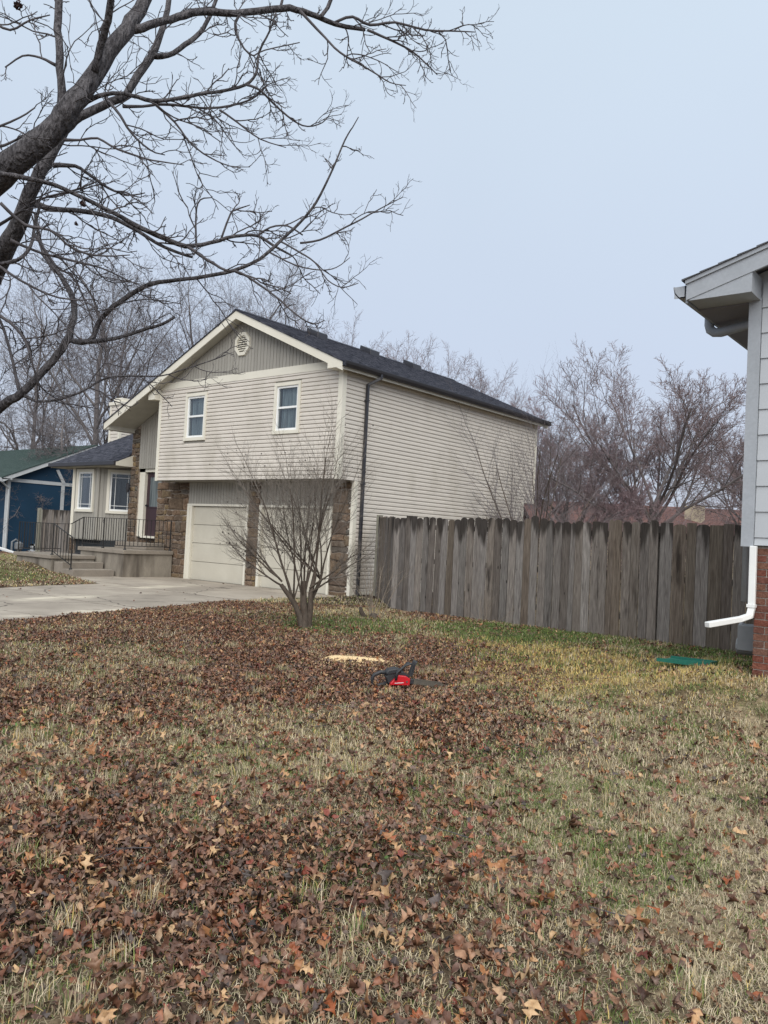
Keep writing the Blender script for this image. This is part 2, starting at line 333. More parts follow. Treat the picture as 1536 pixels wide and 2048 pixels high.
def vnoise(x, y, s, seed=0):
    """cheap smooth value noise, vectorised"""
    x = np.asarray(x) / s + seed * 17.3; y = np.asarray(y) / s - seed * 9.1
    xi = np.floor(x).astype(int); yi = np.floor(y).astype(int); fx = x - xi; fy = y - yi
    fx = fx * fx * (3 - 2 * fx); fy = fy * fy * (3 - 2 * fy)
    def h(a, b):
        v = np.sin(a * 127.1 + b * 311.7 + seed * 74.7) * 43758.5453; return v - np.floor(v)
    return (h(xi, yi) * (1 - fx) + h(xi + 1, yi) * fx) * (1 - fy) + (h(xi, yi + 1) * (1 - fx) + h(xi + 1, yi + 1) * fx) * fy
def ground_z(x, y):
    x = np.asarray(x, float); y = np.asarray(y, float)
    z = -0.03 + 0.03 * (vnoise(x, y, 2.3, 1) - .5) + 0.018 * (vnoise(x, y, 0.5, 2) - .5)
    # rise at the neighbour's foundation
    dx = np.maximum(10.35 - x, 0); dy = np.maximum(np.maximum(-5.6 - y, y - 2), 0); d = np.sqrt(dx ** 2 + dy ** 2)
    z += 0.24 * (1 - sstep(0.1, 1.5, d)) * (1 - sstep(-5, -2.0, y))
    # left front yard beside the steps
    z += 0.20 * sstep(-7.9, -9.4, x) * sstep(-9, -3.4, y) * (1 - sstep(-12, -19, x) * .7)
    z -= 0.05 * sstep(-0.6, -5, x) * (1 - sstep(-6.2, -8.2, x))
    k = drive_soft(x, y)
    z = z * (1 - k) + (-0.14) * k
    # under the houses the soil is kept below the floors
    return z
def dist_(x, y): return np.hypot(x - CAM.x, y - CAM.y)
def zones(x, y):
    """leaf density (0..1), green (0..1), straw (0..1) over the lawn"""
    n1 = vnoise(x, y, 1.1, 5); n2 = vnoise(x, y, 0.45, 6); n3 = vnoise(x, y, 3.0, 7)
    side = (x - 8.0) * 0.848 + (y + 6.5) * 0.53          # >0 : the open side towards the right
    side = side + (n1 - .5) * 1.3 + (n2 - .5) * .5
    leaf = 1 - sstep(-0.5, 1.3, side)
    def blob(cx, cy, r, soft=.6): return 1 - sstep(r * (1 - soft), r * (1 + soft * .4), np.sqrt((x - cx) ** 2 + (y - cy) ** 2) + (n2 - .5) * .6)
    grassy = np.maximum.reduce([blob(4.4, -4.2, 1.9) * .82, blob(3.2, -3.0, 1.7) * .8, blob(6.2, -2.9, 2.0) * .85, blob(5.2, -8.4, 1.3) * .5, blob(8.5, -9.7, 1.2) * .55,
                                 blob(7.3, -10.0, 1.0) * .35, blob(9.9, -11.1, .8) * .35,
                                 blob(7.7, -11.0, .9) * .7, blob(8.5, -10.3, .8) * .65, blob(9.2, -9.7, .8) * .6, blob(4.9, -8.9, 1.0) * .6, blob(5.6, -9.6, .8) * .5])
    band = np.clip(1.15 - np.abs(dist_(x, y) - 5.0) / .9, 0, 1)          # the thinly littered belt between the bed and the foreground
    leaf = leaf * (1 - grassy) * (1 - .50 * band) * np.clip(.45 + 1.3 * (n1 - .25) + .6 * (n2 - .5), .12, 1)
    leaf = np.maximum(leaf, (1 - sstep(3.6, 4.5, dist_(x, y))) * (1 - sstep(-.9, .5, side)) * np.clip(.55 + 1.1 * (n1 - .2) + .7 * (n2 - .5), .3, 1))
    leaf = np.maximum(leaf, blob(6.6, -7.3, 1.55, .25) * 1.0)
    leaf = np.maximum(leaf, 0.95 * blob(7.1, -8.3, 1.05, .3))
    leaf = np.maximum(leaf, 0.055 + 0.16 * (n2 > .66) * n1)
    # strip of litter along the driveway
    dd = x - edge_x(DR, y); leaf = np.maximum(leaf, np.where((dd > -.1) & (y < -3), (1 - sstep(.2, 1.7, dd)) * .85, 0))
    # left yard
    ly = sstep(-5.2, -6.5, x) * (y < 5); leaf = leaf * (1 - ly) + ly * (0.05 + .10 * (n1 > .6) + 0.75 * sstep(-15.5, -17.5, x))
    leaf = np.maximum(leaf, .45 * ly * (1 - sstep(.1, .7, np.abs(y + 2.75) + (n2 - .5) * .4)) * (x > -11))
    green = np.maximum.reduce([blob(4.2, -4.4, 1.6) * .8, blob(6.2, -2.5, 1.8) * .9, blob(9.2, -2.0, 1.3) * .9, blob(7.6, -1.9, 1.0) * .6, blob(10.0, -4.2, .9) * .75,
                                0.30 * sstep(.6, .9, n1), 0.45 * (n2 > .72), .5 * (vnoise(x, y, .22, 8) > .80)])
    green = np.maximum(green, ly * (0.25 + .5 * (1 - sstep(.3, 1.6, np.abs(y + 4.2)))))
    straw = blob(8.8, -5.0, 2.2) * 1.0 + blob(7.3, -4.0, 1.4) * .7 + .25 * n3
    return np.clip(leaf, 0, 1), np.clip(green, 0, 1), np.clip(straw, 0, 1)

def axis(lo, a, b, hi, step, n_far):
    f = np.arange(a, b + 1e-6, step)
    g0 = a - np.geomspace(step * 2, a - lo, n_far)[::-1]; g1 = b + np.geomspace(step * 2, hi - b, n_far)
    return np.concatenate([g0, f, g1])
gx = axis(-420, -24, 15, 420, 0.13, 22); gy = axis(-60, -15, 3, 480, 0.13, 22)
X, Y = np.meshgrid(gx, gy); x = X.ravel(); y = Y.ravel()
z = ground_z(x, y)
lf, gr, st_ = zones(x, y)
soil = np.array([0.055, 0.042, 0.030]); thatch = np.array([0.28, 0.225, 0.150]); greenc = np.array([0.060, 0.085, 0.028]); strawc = np.array([0.30, 0.225, 0.105]); litter = np.array([0.050, 0.032, 0.025])
c = thatch[None] * np.ones((len(x), 1))
mixf = lambda c, t, k: c * (1 - k[:, None]) + t[None] * k[:, None]
c = mixf(c, strawc, st_ * .8); c = mixf(c, greenc, gr * .75); c = mixf(c, litter, np.clip(lf * 1.1, 0, 1)); c = mixf(c, soil, (vnoise(x, y, .35, 9) > .6) * .5)
bare = np.exp(-(((x - 5.9) / 1.1) ** 2 + ((y + 4.9) / .45) ** 2)); c = mixf(c, soil * .75, bare * .8)
c = mixf(c, np.array([.10, .085, .06]), drive_soft(x, y))
nx, ny = len(gx), len(gy)
I = np.arange(nx * ny).reshape(ny, nx)
F = np.stack([I[:-1, :-1].ravel(), I[:-1, 1:].ravel(), I[1:, 1:].ravel(), I[1:, :-1].ravel()], 1)
lawn = np_mesh('lawn', np.stack([x, y, z], 1), F, M['ground'], color=c, smooth=True)
tag(lawn, 'winter front lawn running from the camera to the fence', None, kind='structure')

# driveway slabs
drv = empty('driveway', (-2.0, -4.0, -0.08)); tag(drv, 'pale concrete driveway in front of the two garage doors', kind='structure')
rows = [0.58, -2.55, -5.6, -8.7, -12.0, -16.4]
for i in range(len(rows) - 1):
    ya, yb = rows[i], rows[i + 1]
    ys = [ya] + [q[1] for q in reversed(DR) if yb < q[1] < ya] + [yb]
    ysl = [ya] + [q[1] for q in reversed(DL) if yb < q[1] < ya] + [yb]
    def mid(yy): return -2.6 - .16 * yy
    g = 0.011
    for side in (0, 1):
        if side: poly = [(mid(q) + g, q) for q in ys] + [(float(edge_x(DR, q)), q) for q in reversed(ys)]
        else: poly = [(float(edge_x(DL, q)), q) for q in ysl] + [(mid(q) - g, q) for q in reversed(ysl)]
        poly = [(a, b - g if b == ya else (b + g if b == yb else b)) for a, b in poly]
        MB().prism([(a, b, -0.20) for a, b in poly], (0, 0, 0.12 - 0.004 * i)).build('concrete_slab', M['concrete'], drv)

# ------------------------------------------------------------------ the house
O_ = 0.607; ZB = 2.675; W_ = 7.044; D_ = 9.25; D2 = 8.58; H_ = 2.59; LAP = 0.1016
PK = -3.56; ZPK = 7.05; SL = 0.445; XE = -9.42; XR = 0.26; YR0 = -0.33; YR1 = D_ + 0.30
def roof_z(x): return ZPK - SL * abs(x - PK)
house = empty('split_level_house', (-3.5, 4.0, -0.05))
tag(house, 'split level house with cream lap siding, brown stone and two garage doors', 'house')

def siding(wall, plane, segs, z0, z1, holes=()):
    """horizontal lap boards. plane: ('y', y) facing -y or ('x', x) facing +x; segs(z)->(a,b) extent; holes: (a0,a1,z0,z1)"""
    z = z0; k = 0
    while z < z1 - 0.02:
        zt = min(z + LAP, z1); a, b = segs(z + .03)
        cuts = [(a, b)]
        for h in holes:
            if h[2] < zt - .01 and h[3] > z + .01:
                new = []
                for (p, q) in cuts:
                    if h[1] <= p or h[0] >= q: new.append((p, q)); continue
                    if h[0] > p: new.append((p, h[0]))
                    if h[1] < q: new.append((h[1], q))
                cuts = new
        prof = [(0.004, z), (0.030, z + 0.001), (0.028, z + 0.060), (0.021, z + 0.070), (0.006, z + 0.086), (0.004, zt)]
        if zt - z < 0.09: prof = [(0.004, z), (0.030, z + .001), (0.026, zt), (0.004, zt)]
        seam = -20 + ((k * 1.37) % 3.6)
        while seam < 20:
            new = []
            for (p, q) in cuts:
                if p + .3 < seam < q - .3: new += [(p, seam - .002), (seam + .001, q)]
                else: new.append((p, q))
            cuts = new; seam += 3.6
        for (p, q) in cuts:
            if plane[0] == 'y': poly = [(p, plane[1] - o, zz) for o, zz in prof]; vec = (q - p, 0, 0)
            else: poly = [(plane[1] + o, p, zz) for o, zz in prof]; vec = (0, q - p, 0)
            MB().prism(poly, vec).build('siding_board', M['siding'], wall)
        z += LAP; k += 1

def vboards(wall, y, x0, x1, zlo, zhi, pitch=0.118, holes=(), mat_=None, dirn=None, org=None):
    """vertical boards with open joints, on plane y (or along dirn from org)"""
    n = max(1, round((x1 - x0) / pitch)); p = (x1 - x0) / n
    for i in range(n):
        a = x0 + i * p + .007; b = x0 + (i + 1) * p - .007
        spans = [(zlo, None)]
        parts = []
        ca, cb = zhi(a), zhi(b)
        hs = [h for h in holes if h[0] < (a + b) / 2 < h[1]]
        if hs:
            h = hs[0]; parts.append([(a, zlo), (b, zlo), (b, h[2]), (a, h[2])])
            if min(ca, cb) > h[3] + .02: parts.append([(a, h[3]), (b, h[3]), (b, cb), (a, ca)])
        else:
            pk = [(PK, zhi(PK))] if a < PK < b else []
            parts.append([(a, zlo), (b, zlo), (b, cb)] + pk + [(a, ca)])
        for q in parts:
            m = MB()
            if min(ca, cb) - zlo < .03: continue
            if dirn is None: m.prism([(s_, y, t_) for s_, t_ in q], (0, -0.020, 0))
            else:
                d = Vector(dirn); nn = Vector((d.y, -d.x, 0)) * 0.014
                m.prism([Vector(org) + d * s_ + Vector((0, 0, t_)) for s_, t_ in q], nn)
            if m.f: m.build('wall_board', mat_ or M['grey_board'], wall)

def backing(wall, name, m_, faces): 
    mb = MB()
    for f in faces: mb.box(*f)
    return mb.build(name, m_, wall)

# upper front box (overhangs the garage)
Wn = [(-5.84, -4.92, 3.76, 5.07), (-2.26, -1.33, 3.79, 5.07)]
front = MB()
xs = [-W_, Wn[0][0], Wn[0][1], Wn[1][0], Wn[1][1], 0]
def wall_y(m, y0, y1, x0, x1, z0, z1, holes):
    hs = sorted(holes); cur = x0
    for h in hs:
        m.box(cur, y0, z0, h[0], y1, z1); m.box(h[0], y0, z0, h[1], y1, h[2]); m.box(h[0], y0, h[3], h[1], y1, z1); cur = h[1]
    m.box(cur, y0, z0, x1, y1, z1)
    return m
HOL = [(a + .09, b - .09, c_ + .09, d_ - .09) for a, b, c_, d_ in Wn]
fw = wall_y(front, 0.0, 0.12, -W_, -0.0, ZB, 5.45, HOL)
fw.prism([(-W_, 0.0, 5.45), (0, 0.0, 5.45), (0, 0.0, roof_z(0) - .22), (PK, 0.0, ZPK - .22), (-W_, 0, roof_z(-W_) - .22)], (0, 0.12, 0))
fw.box(-W_, .12, ZB, -W_ + .12, O_, 5.3); fw.box(-.12, .12, ZB, 0, O_, 5.3); fw.box(-W_, 0, ZB, 0, O_ + .1, ZB + .04)
upper = fw.build('front_wall', M['grey_board'], house)
siding(upper, ('y', 0.0), lambda z: (-W_ + .075, -.095), ZB + .002, 5.265, Wn)
m = MB(); m.box(-W_ - .001, -.036, 5.266, -.0, -.001, 5.452); m.build('band_board', M['trim'], house)
vboards(upper, -0.001, -W_ + .02, -.02, 5.453, lambda x: roof_z(x) - .215)
# corner boards
m = MB(); m.box(-.10, -.040, ZB - .01, .040, 0.0, 5.27); m.box(.001, 0, ZB - .01, .040, .10, 5.24); m.build('corner_board', M['trim'], house)
m = MB(); m.box(-W_ - .035, -.040, ZB - .01, -W_ + .08, O_ - .02, 5.2); m.build('corner_board', M['trim'], house)

# side wall, facing +x
side = MB(); side.box(-.15, O_, -.12, 0, D2, ZB); side.box(-.15, O_, ZB, 0, D_, 5.28)
sw = side.build('side_wall', M['siding'], house)
def seg_side(z):
    if z > ZB: return (0.10, D_ - .075)
    return (O_ + .075, D2 - .075)
siding(sw, ('x', 0.0), seg_side, 0.03, 5.26)
m = MB(); m.box(-.06, O_ - .045, -.14, .036, O_ + .075, ZB - .012); m.build('corner_board', M['trim'], house)
m = MB(); m.box(.001, D_ - .075, ZB, .036, D_ + .03, 5.24); m.box(-.1, D_, ZB, .001, D_ + .03, 5.24); m.build('corner_board', M['trim'], house)
m = MB(); m.box(.001, D2 - .075, -.1, .036, D2 + .03, ZB); m.build('corner_board', M['trim'], house)
m = MB(); m.box(.001, O_ + .075, -.03, .040, D2 - .076, .03); m.build('sill_board', M['trim'], house)
# the rest of the main box (back and left) and the floor that overhangs behind
m = MB(); m.box(-9.33, D2 - .15, -.1, -.15, D2, ZB); m.box(-9.33, D_ - .15, ZB, -.15, D_, 5.28); m.box(-9.33, D2, ZB, 0, D_ - .15, ZB + .05)
m.box(-9.33, 1.0, -.1, -9.2, D2, 4.35); m.build('rear_wall', M['siding'], house)

# garage level, plane y = O_
yg = O_
m = MB()
m.box(-7.85, yg + .03, -.14, -6.33, yg + .35, ZB + .0); m.box(-6.33, yg + .03, 2.03, -.69, yg + .2, ZB); m.box(-3.73, yg + .03, -.14, -3.29, yg + .3, 2.03); m.box(-.69, yg + .03, -.14, -.06, yg + .3, ZB)
lower = m.build('garage_wall', M['mortar'], house)
for (a, b) in ((-6.33, -3.73), (-3.29, -.69)):
    vboards(lower, yg + .028, a + .01, b - .01, 2.06, lambda x: ZB - .005)
hm = MB(); hm.box(-6.33, yg - .02, 2.0, -3.73, yg + .05, 2.06); hm.build('door_head_trim', M['trim'], house)
hm = MB(); hm.box(-3.29, yg - .02, 2.0, -.69, yg + .05, 2.06); hm.build('door_head_trim', M['trim'], house)
for (a, b) in ((-6.34, -6.12), (-3.80, -3.731), (-3.289, -3.20), (-.76, -.69)):
    hm = MB(); hm.box(a, yg - .015, -.1, b, yg + .12, 1.999)
    if a == -6.34: hm.box(a + .10, yg - .03, -.1, a + .125, yg - .016, 1.999)
    hm.build('door_jamb', M['trim'], house)
for (a, b) in ((-6.12, -3.80), (-3.20, -.76)):
    gd = MB().box(a, yg + .09, -.1, b, yg + .11, 1.999).build('garage_door', M['garage'], house)
    for i in range(4):
        z0 = -.09 + i * .52
        MB().box(a + .005, yg + .055, z0 + .007, b - .005, yg + .09, z0 + .513).build('door_panel', M['garage'], gd, bevel=.006)

# stones
def stone_wall(parent, x0, x1, z0, z1, y, seed, rows=(0.13, 0.30), wid=(0.16, 0.48), facing='y', top=None, deep=(.02, .05)):
    r = random.Random(seed); z = z0; rr = [z0]
    while z < z1 - .08:
        z += r.uniform(*rows); rr.append(min(z, z1))
    if rr[-1] < z1: rr.append(z1)
    def jit(px_, pz_, k=.034):
        if px_ <= x0 + .001 or px_ >= x1 - .001: kx = 0
        else: kx = k
        return px_ + kx * (mnoise.noise(Vector((px_ * 9, pz_ * 9, seed))) * 1.6), pz_ + k * mnoise.noise(Vector((px_ * 7 + 40, pz_ * 7, seed))) * 1.6
    for i in range(len(rr) - 1):
        za, zb = rr[i], rr[i + 1]
        if zb - za < .03: continue
        xx = [x0]
        while xx[-1] < x1 - .02:
            q = xx[-1] + r.uniform(*wid) * (0.7 + (zb - za) * 2)
            if x1 - q < .10: q = x1
            xx.append(min(q, x1))
        for a, b in zip(xx[:-1], xx[1:]):
            pieces = [(a, b, za, zb)]
            if zb - za > .2 and r.random() < .35:
                zc = za + (zb - za) * r.uniform(.4, .6); pieces = [(a, b, za, zc), (a, b, zc, zb)]
            for (a_, b_, c1, c2) in pieces:
                g = .012
                pts = []
                for (u, v) in ((a_ + g, c1 + g), ((a_ + b_) / 2, c1 + g), (b_ - g, c1 + g), (b_ - g, (c1 + c2) / 2), (b_ - g, c2 - g), ((a_ + b_) / 2, c2 - g), (a_ + g, c2 - g), (a_ + g, (c1 + c2) / 2)):
                    pts.append(jit(u, v))
                if top: pts = [(u, min(v, top(u))) for u, v in pts]
                cx = sum(p[0] for p in pts) / 8; cz = sum(p[1] for p in pts) / 8
                dp = r.uniform(*deep); m = MB(); 
                def P3(u, v, o):
                    return (u, y - o, v) if facing == 'y' else (y + o, u, v)
                ring0 = [P3(u, v, -.025) for u, v in pts]
                ring1 = [P3(u, v, dp * .55) for u, v in pts]
                ring2 = [P3(cx + (u - cx) * .86, cz + (v - cz) * .84, dp + r.uniform(-.006, .006)) for u, v in pts]
                vs = ring0 + ring1 + ring2 + [P3(cx, cz, dp + r.uniform(0, .010))]
                fs = []
                for k in range(8):
                    k2 = (k + 1) % 8
                    fs += [(k, k2, 8 + k2, 8 + k), (8 + k, 8 + k2, 16 + k2, 16 + k), (16 + k, 16 + k2, 24)]
                if facing != 'y': pass
                m.add(vs, fs).build('stone', M['stone'], parent)
stone_wall(lower, -7.85, -6.345, -.12, ZB - .01, yg + .03, 3, rows=(.10, .36), wid=(.12, .5))
stone_wall(lower, -3.725, -3.295, -.12, ZB - .01, yg + .02, 4, wid=(.2, .3))
stone_wall(lower, -.685, -.065, -.12, ZB - .01, yg + .02, 5, rows=(.17, .34), wid=(.25, .5))

# entry: panel over the door, column, door
m = MB()
m.prism([(-8.88, yg + .02, 3.12), (-7.05, yg + .02, 3.12), (-7.05, yg + .02, roof_z(-7.05) - .22), (-8.88, yg + .02, roof_z(-8.88) - .22)], (0, .35, 0))
m.box(-7.85, yg + .36, .6, -7.83, yg + .6, 3.1)
entry = m.build('entry_wall', M['grey_board'], house)
vboards(entry, yg + .018, -8.87, -7.06, 3.10, lambda x: roof_z(x) - .215)
m = MB(); m.box(-9.32, yg + .03, -.1, -8.88, yg + .45, 3.1); m.prism([(-9.32, yg + .03, 3.1), (-8.88, yg + .03, 3.1), (-8.88, yg + .03, roof_z(-8.88) - .22), (-9.32, yg + .03, roof_z(-9.32) - .22)], (0, .42, 0))
colm = m.build('stone_pier', M['mortar'], house)
stone_wall(colm, -9.31, -8.885, .3, 4.35, yg + .03, 8, rows=(.12, .24), wid=(.12, .3), top=lambda x: roof_z(x) - .23)
m = MB(); m.box(-8.88, yg + .2, .5, -7.85, yg + .4, 1.03); lowe = m.build('entry_base', M['mortar'], house)
stone_wall(lowe, -8.87, -7.86, .55, 1.0, yg + .2, 9, rows=(.1, .2))
m = MB(); m.box(-8.88, yg + .06, 1.03, -8.60, yg + .3, 3.1); m.box(-8.88, yg + .06, 3.0, -7.86, yg + .3, 3.1); m.box(-8.6, yg + .0, 1.0, -7.86, yg + .3, 1.06)
m.build('door_frame', M['trim'], house)
dr = MB().box(-8.60, yg + .16, 1.06, -7.70, yg + .20, 3.0).build('front_door', M['door'], house)
MB().box(-8.43, yg + .15, 1.95, -7.86, yg + .158, 2.85).build('door_glass', M['curtain'], dr)
mm = MB()
for (a, b, c_, d_) in ((-8.46, -8.43, 1.92, 2.88), (-8.43, -7.83, 1.92, 1.95), (-8.43, -7.83, 2.85, 2.88)): mm.box(a, yg + .14, c_, b, yg + .16, d_)
mm.build('glass_frame', M['door'], dr)
MB().tube([(-8.53, yg + .16, 1.98), (-8.53, yg + .09, 1.98)], .028, 10).build('door_handle', M['black_metal'], dr)
mm = MB(); mm.tube([(-9.36 + .12, yg - .02, 2.50), (-9.24, yg - .10, 2.50)], .02, 6); mm.tube([(-9.24, yg - .10, 2.36), (-9.24, yg - .10, 2.46), (-9.24, yg - .10, 2.62), (-9.24, yg - .10, 2.66)], [.035, .055, .06, .01], 8)
mm.build('wall_lantern', M['black_metal'], house)

# roof: two slopes of shingle courses, each course a real step
def slope_courses(parent, xa, xb, y0, y1, zf, sgn, name='roof_slope', mat_=None, thick=.11, step=.14):
    """sloping plane from the eave xa up to the ridge xb, courses parallel to y"""
    m = MB(); n = int(abs(xb - xa) * math.sqrt(1 + SL * SL) / step)
    for i in range(n):
        u0 = xa + (xb - xa) * i / n; u1 = xa + (xb - xa) * (i + 1) / n
        m.prism([(u0, y0, zf(u0) + .008), (u1, y0, zf(u1) - .002), (u1, y0, zf(u1) - .03), (u0, y0, zf(u0) - .03)], (0, y1 - y0, 0))
    return m.build(name, mat_ or M['shingle'], parent)
rf = slope_courses(house, XR + .05, PK, YR0 - .02, YR1 + .02, roof_z, 1)
rf2 = slope_courses(house, XE - .03, PK, YR0 - .02, YR1 + .02, roof_z, -1)
m = MB(); m.prism([(PK - .15, YR0 - .02, roof_z(PK - .15) + .012), (PK, YR0 - .02, ZPK + .03), (PK + .15, YR0 - .02, roof_z(PK + .15) + .012), (PK, YR0 - .02, ZPK - .01)], (0, YR1 - YR0 + .04, 0)); m.build('ridge_cap', M['shingle'], house)
# decking / soffit under the slopes (front overhang shows its underside)
m = MB()
for (a, b) in ((PK, XR), (XE, PK)):
    m.prism([(a, YR0 + .03, roof_z(a) - .032), (b, YR0 + .03, roof_z(b) - .032), (b, YR0 + .03, roof_z(b) - .20), (a, YR0 + .03, roof_z(a) - .20)], (0, YR1 - YR0 - .06, 0))
m.build('sloped_soffit', M['soffit'], house)
# rake boards
for yy, th in ((YR0, .03), (YR1 - .03, .03)):
    for (a, b) in ((PK, XR), (XE, PK)):
        MB().prism([(a, yy, roof_z(a) - .033), (b, yy, roof_z(b) - .033), (b, yy, roof_z(b) - .235), (a, yy, roof_z(a) - .235)], (0, th, 0)).build('rake_board', M['trim'], house)
# boxed ends
MB().prism([(-.20, YR0 - .002, 5.20), (XR - .002, YR0 - .002, 5.20), (XR - .002, YR0 - .002, roof_z(XR) - .05), (-.20, YR0 - .002, roof_z(-.2) - .10)], (0, .34, 0)).build('eave_box', M['trim'], house)
MB().prism([(-7.34, YR0 + .10, 4.98), (-7.04, YR0 + .10, 4.98), (-7.04, YR0 + .10, 5.28), (-7.34, YR0 + .10, 5.15)], (0, .24, 0)).build('eave_box', M['trim'], house)
# side eave: soffit, fascia, gutter
MB().box(.001, .01, 5.215, XR - .01, YR1 - .03, 5.235).build('side_soffit', M['soffit'], house)
MB().box(XR - .012, YR0 + .03, 5.20, XR + .004, YR1 - .03, roof_z(XR) - .04).build('fascia_board', M['trim'], house)
def gutter(name, xa, y0, y1, zt, out=1, mat_=None, parent=None, hgt=.125, wd=.12):
    prof = [(0, zt - hgt), (.55 * wd, zt - hgt), (.9 * wd, zt - hgt * .55), (wd, zt - hgt * .15), (wd, zt), (wd - .012, zt), (wd - .014, zt - hgt * .15), (.84 * wd, zt - hgt * .5), (.5 * wd, zt - hgt + .01), (.008, zt - hgt + .01), (.008, zt), (0, zt)]
    m = MB(); m.prism([(xa + out * a, y0, b) for a, b in prof], (0, y1 - y0, 0))
    m.box(xa, y0, zt - hgt, xa + out * wd * .9, y0 + .004, zt - .004); m.box(xa, y1 - .004, zt - hgt, xa + out * wd * .9, y1, zt - .004)
    return m.build(name, mat_, parent)
gutter('gutter', XR + .006, YR0 + .0, YR1, roof_z(XR) - .012, 1, M['black_metal'], house)
def rect_pipe(pts, a, b, name, mat_, parent, loc=None):
    m = MB(); P = [Vector(p) for p in pts]
    for p, q in zip(P[:-1], P[1:]):
        d = (q - p).normalized(); m.bar(p - d * a * .25, q + d * a * .25, a, b, up=(0, 1, 0) if abs(d.z) > .7 else (0, 0, 1))
    return m.build(name, mat_, parent, loc, bevel=.006)
rect_pipe([(XR + .07, .98, 5.26), (XR + .07, .98, 5.16), (.085, .80, 4.99), (.085, .80, .14), (.11, .74, .02), (.24, .66, -.01)], .065, .065, 'downspout', M['black_metal'], house)
for zz in (4.6, 2.6, .8): MB().box(.04, .745, zz, .128, .855, zz + .03).build('downspout_strap', M['black_metal'], house)
# left eave end
m = MB(); m.prism([(XE, YR0 + .03, roof_z(XE) - .235), (-9.2, YR0 + .03, roof_z(XE) - .235), (-9.2, YR0 + .03, roof_z(-9.2) - .20), (XE, YR0 + .03, roof_z(XE) - .06)], (0, YR1 - YR0 - .1, 0)); m.build('fascia_board', M['soffit'], house)
# roof vents near the ridge
for yv in (2.45, 4.75, 6.9):
    m = MB(); xv = PK + .24; zv = roof_z(xv)
    m.prism([(xv - .22, yv - .21, roof_z(xv - .22) + .15), (xv + .20, yv - .21, roof_z(xv + .20) + .16), (xv + .22, yv - .21, roof_z(xv + .22) - .02), (xv - .26, yv - .21, roof_z(xv - .26) - .02)], (0, .42, 0))
    m.build('roof_vent', M['black_metal'], house, bevel=.015)
# octagonal louvred gable vent
vc = Vector((-3.57, 0, 6.215)); rx, rz = .275, .30
def octa(s, y):
    return [(vc.x + rx * s * cos(pi / 8 + k * pi / 4) / cos(pi / 8), y, vc.z + rz * s * sin(pi / 8 + k * pi / 4) / cos(pi / 8)) for k in range(8)]
m = MB(); o1, i1, o0, i0 = octa(1, -.07), octa(.72, -.07), octa(1.04, -.014), octa(.72, -.014)
m.add(o1 + i1 + o0 + i0, [f for k in range(8) for f in ((k, (k + 1) % 8, 8 + (k + 1) % 8, 8 + k), (16 + k, 16 + (k + 1) % 8, (k + 1) % 8, k), (8 + k, 8 + (k + 1) % 8, 24 + (k + 1) % 8, 24 + k))])
gv = m.build('gable_vent', M['trim'], house)
for i in range(7):
    zc = vc.z - .175 + i * .058; hw = rx * .74 * min(1, (1.45 - abs(zc - vc.z) / rz * 1.1))
    MB().prism([(vc.x - hw, -.062, zc), (vc.x - hw, -.055, zc), (vc.x - hw, -.018, zc + .045), (vc.x - hw, -.025, zc + .045)], (2 * hw, 0, 0)).build('louvre', M['trim'], gv)

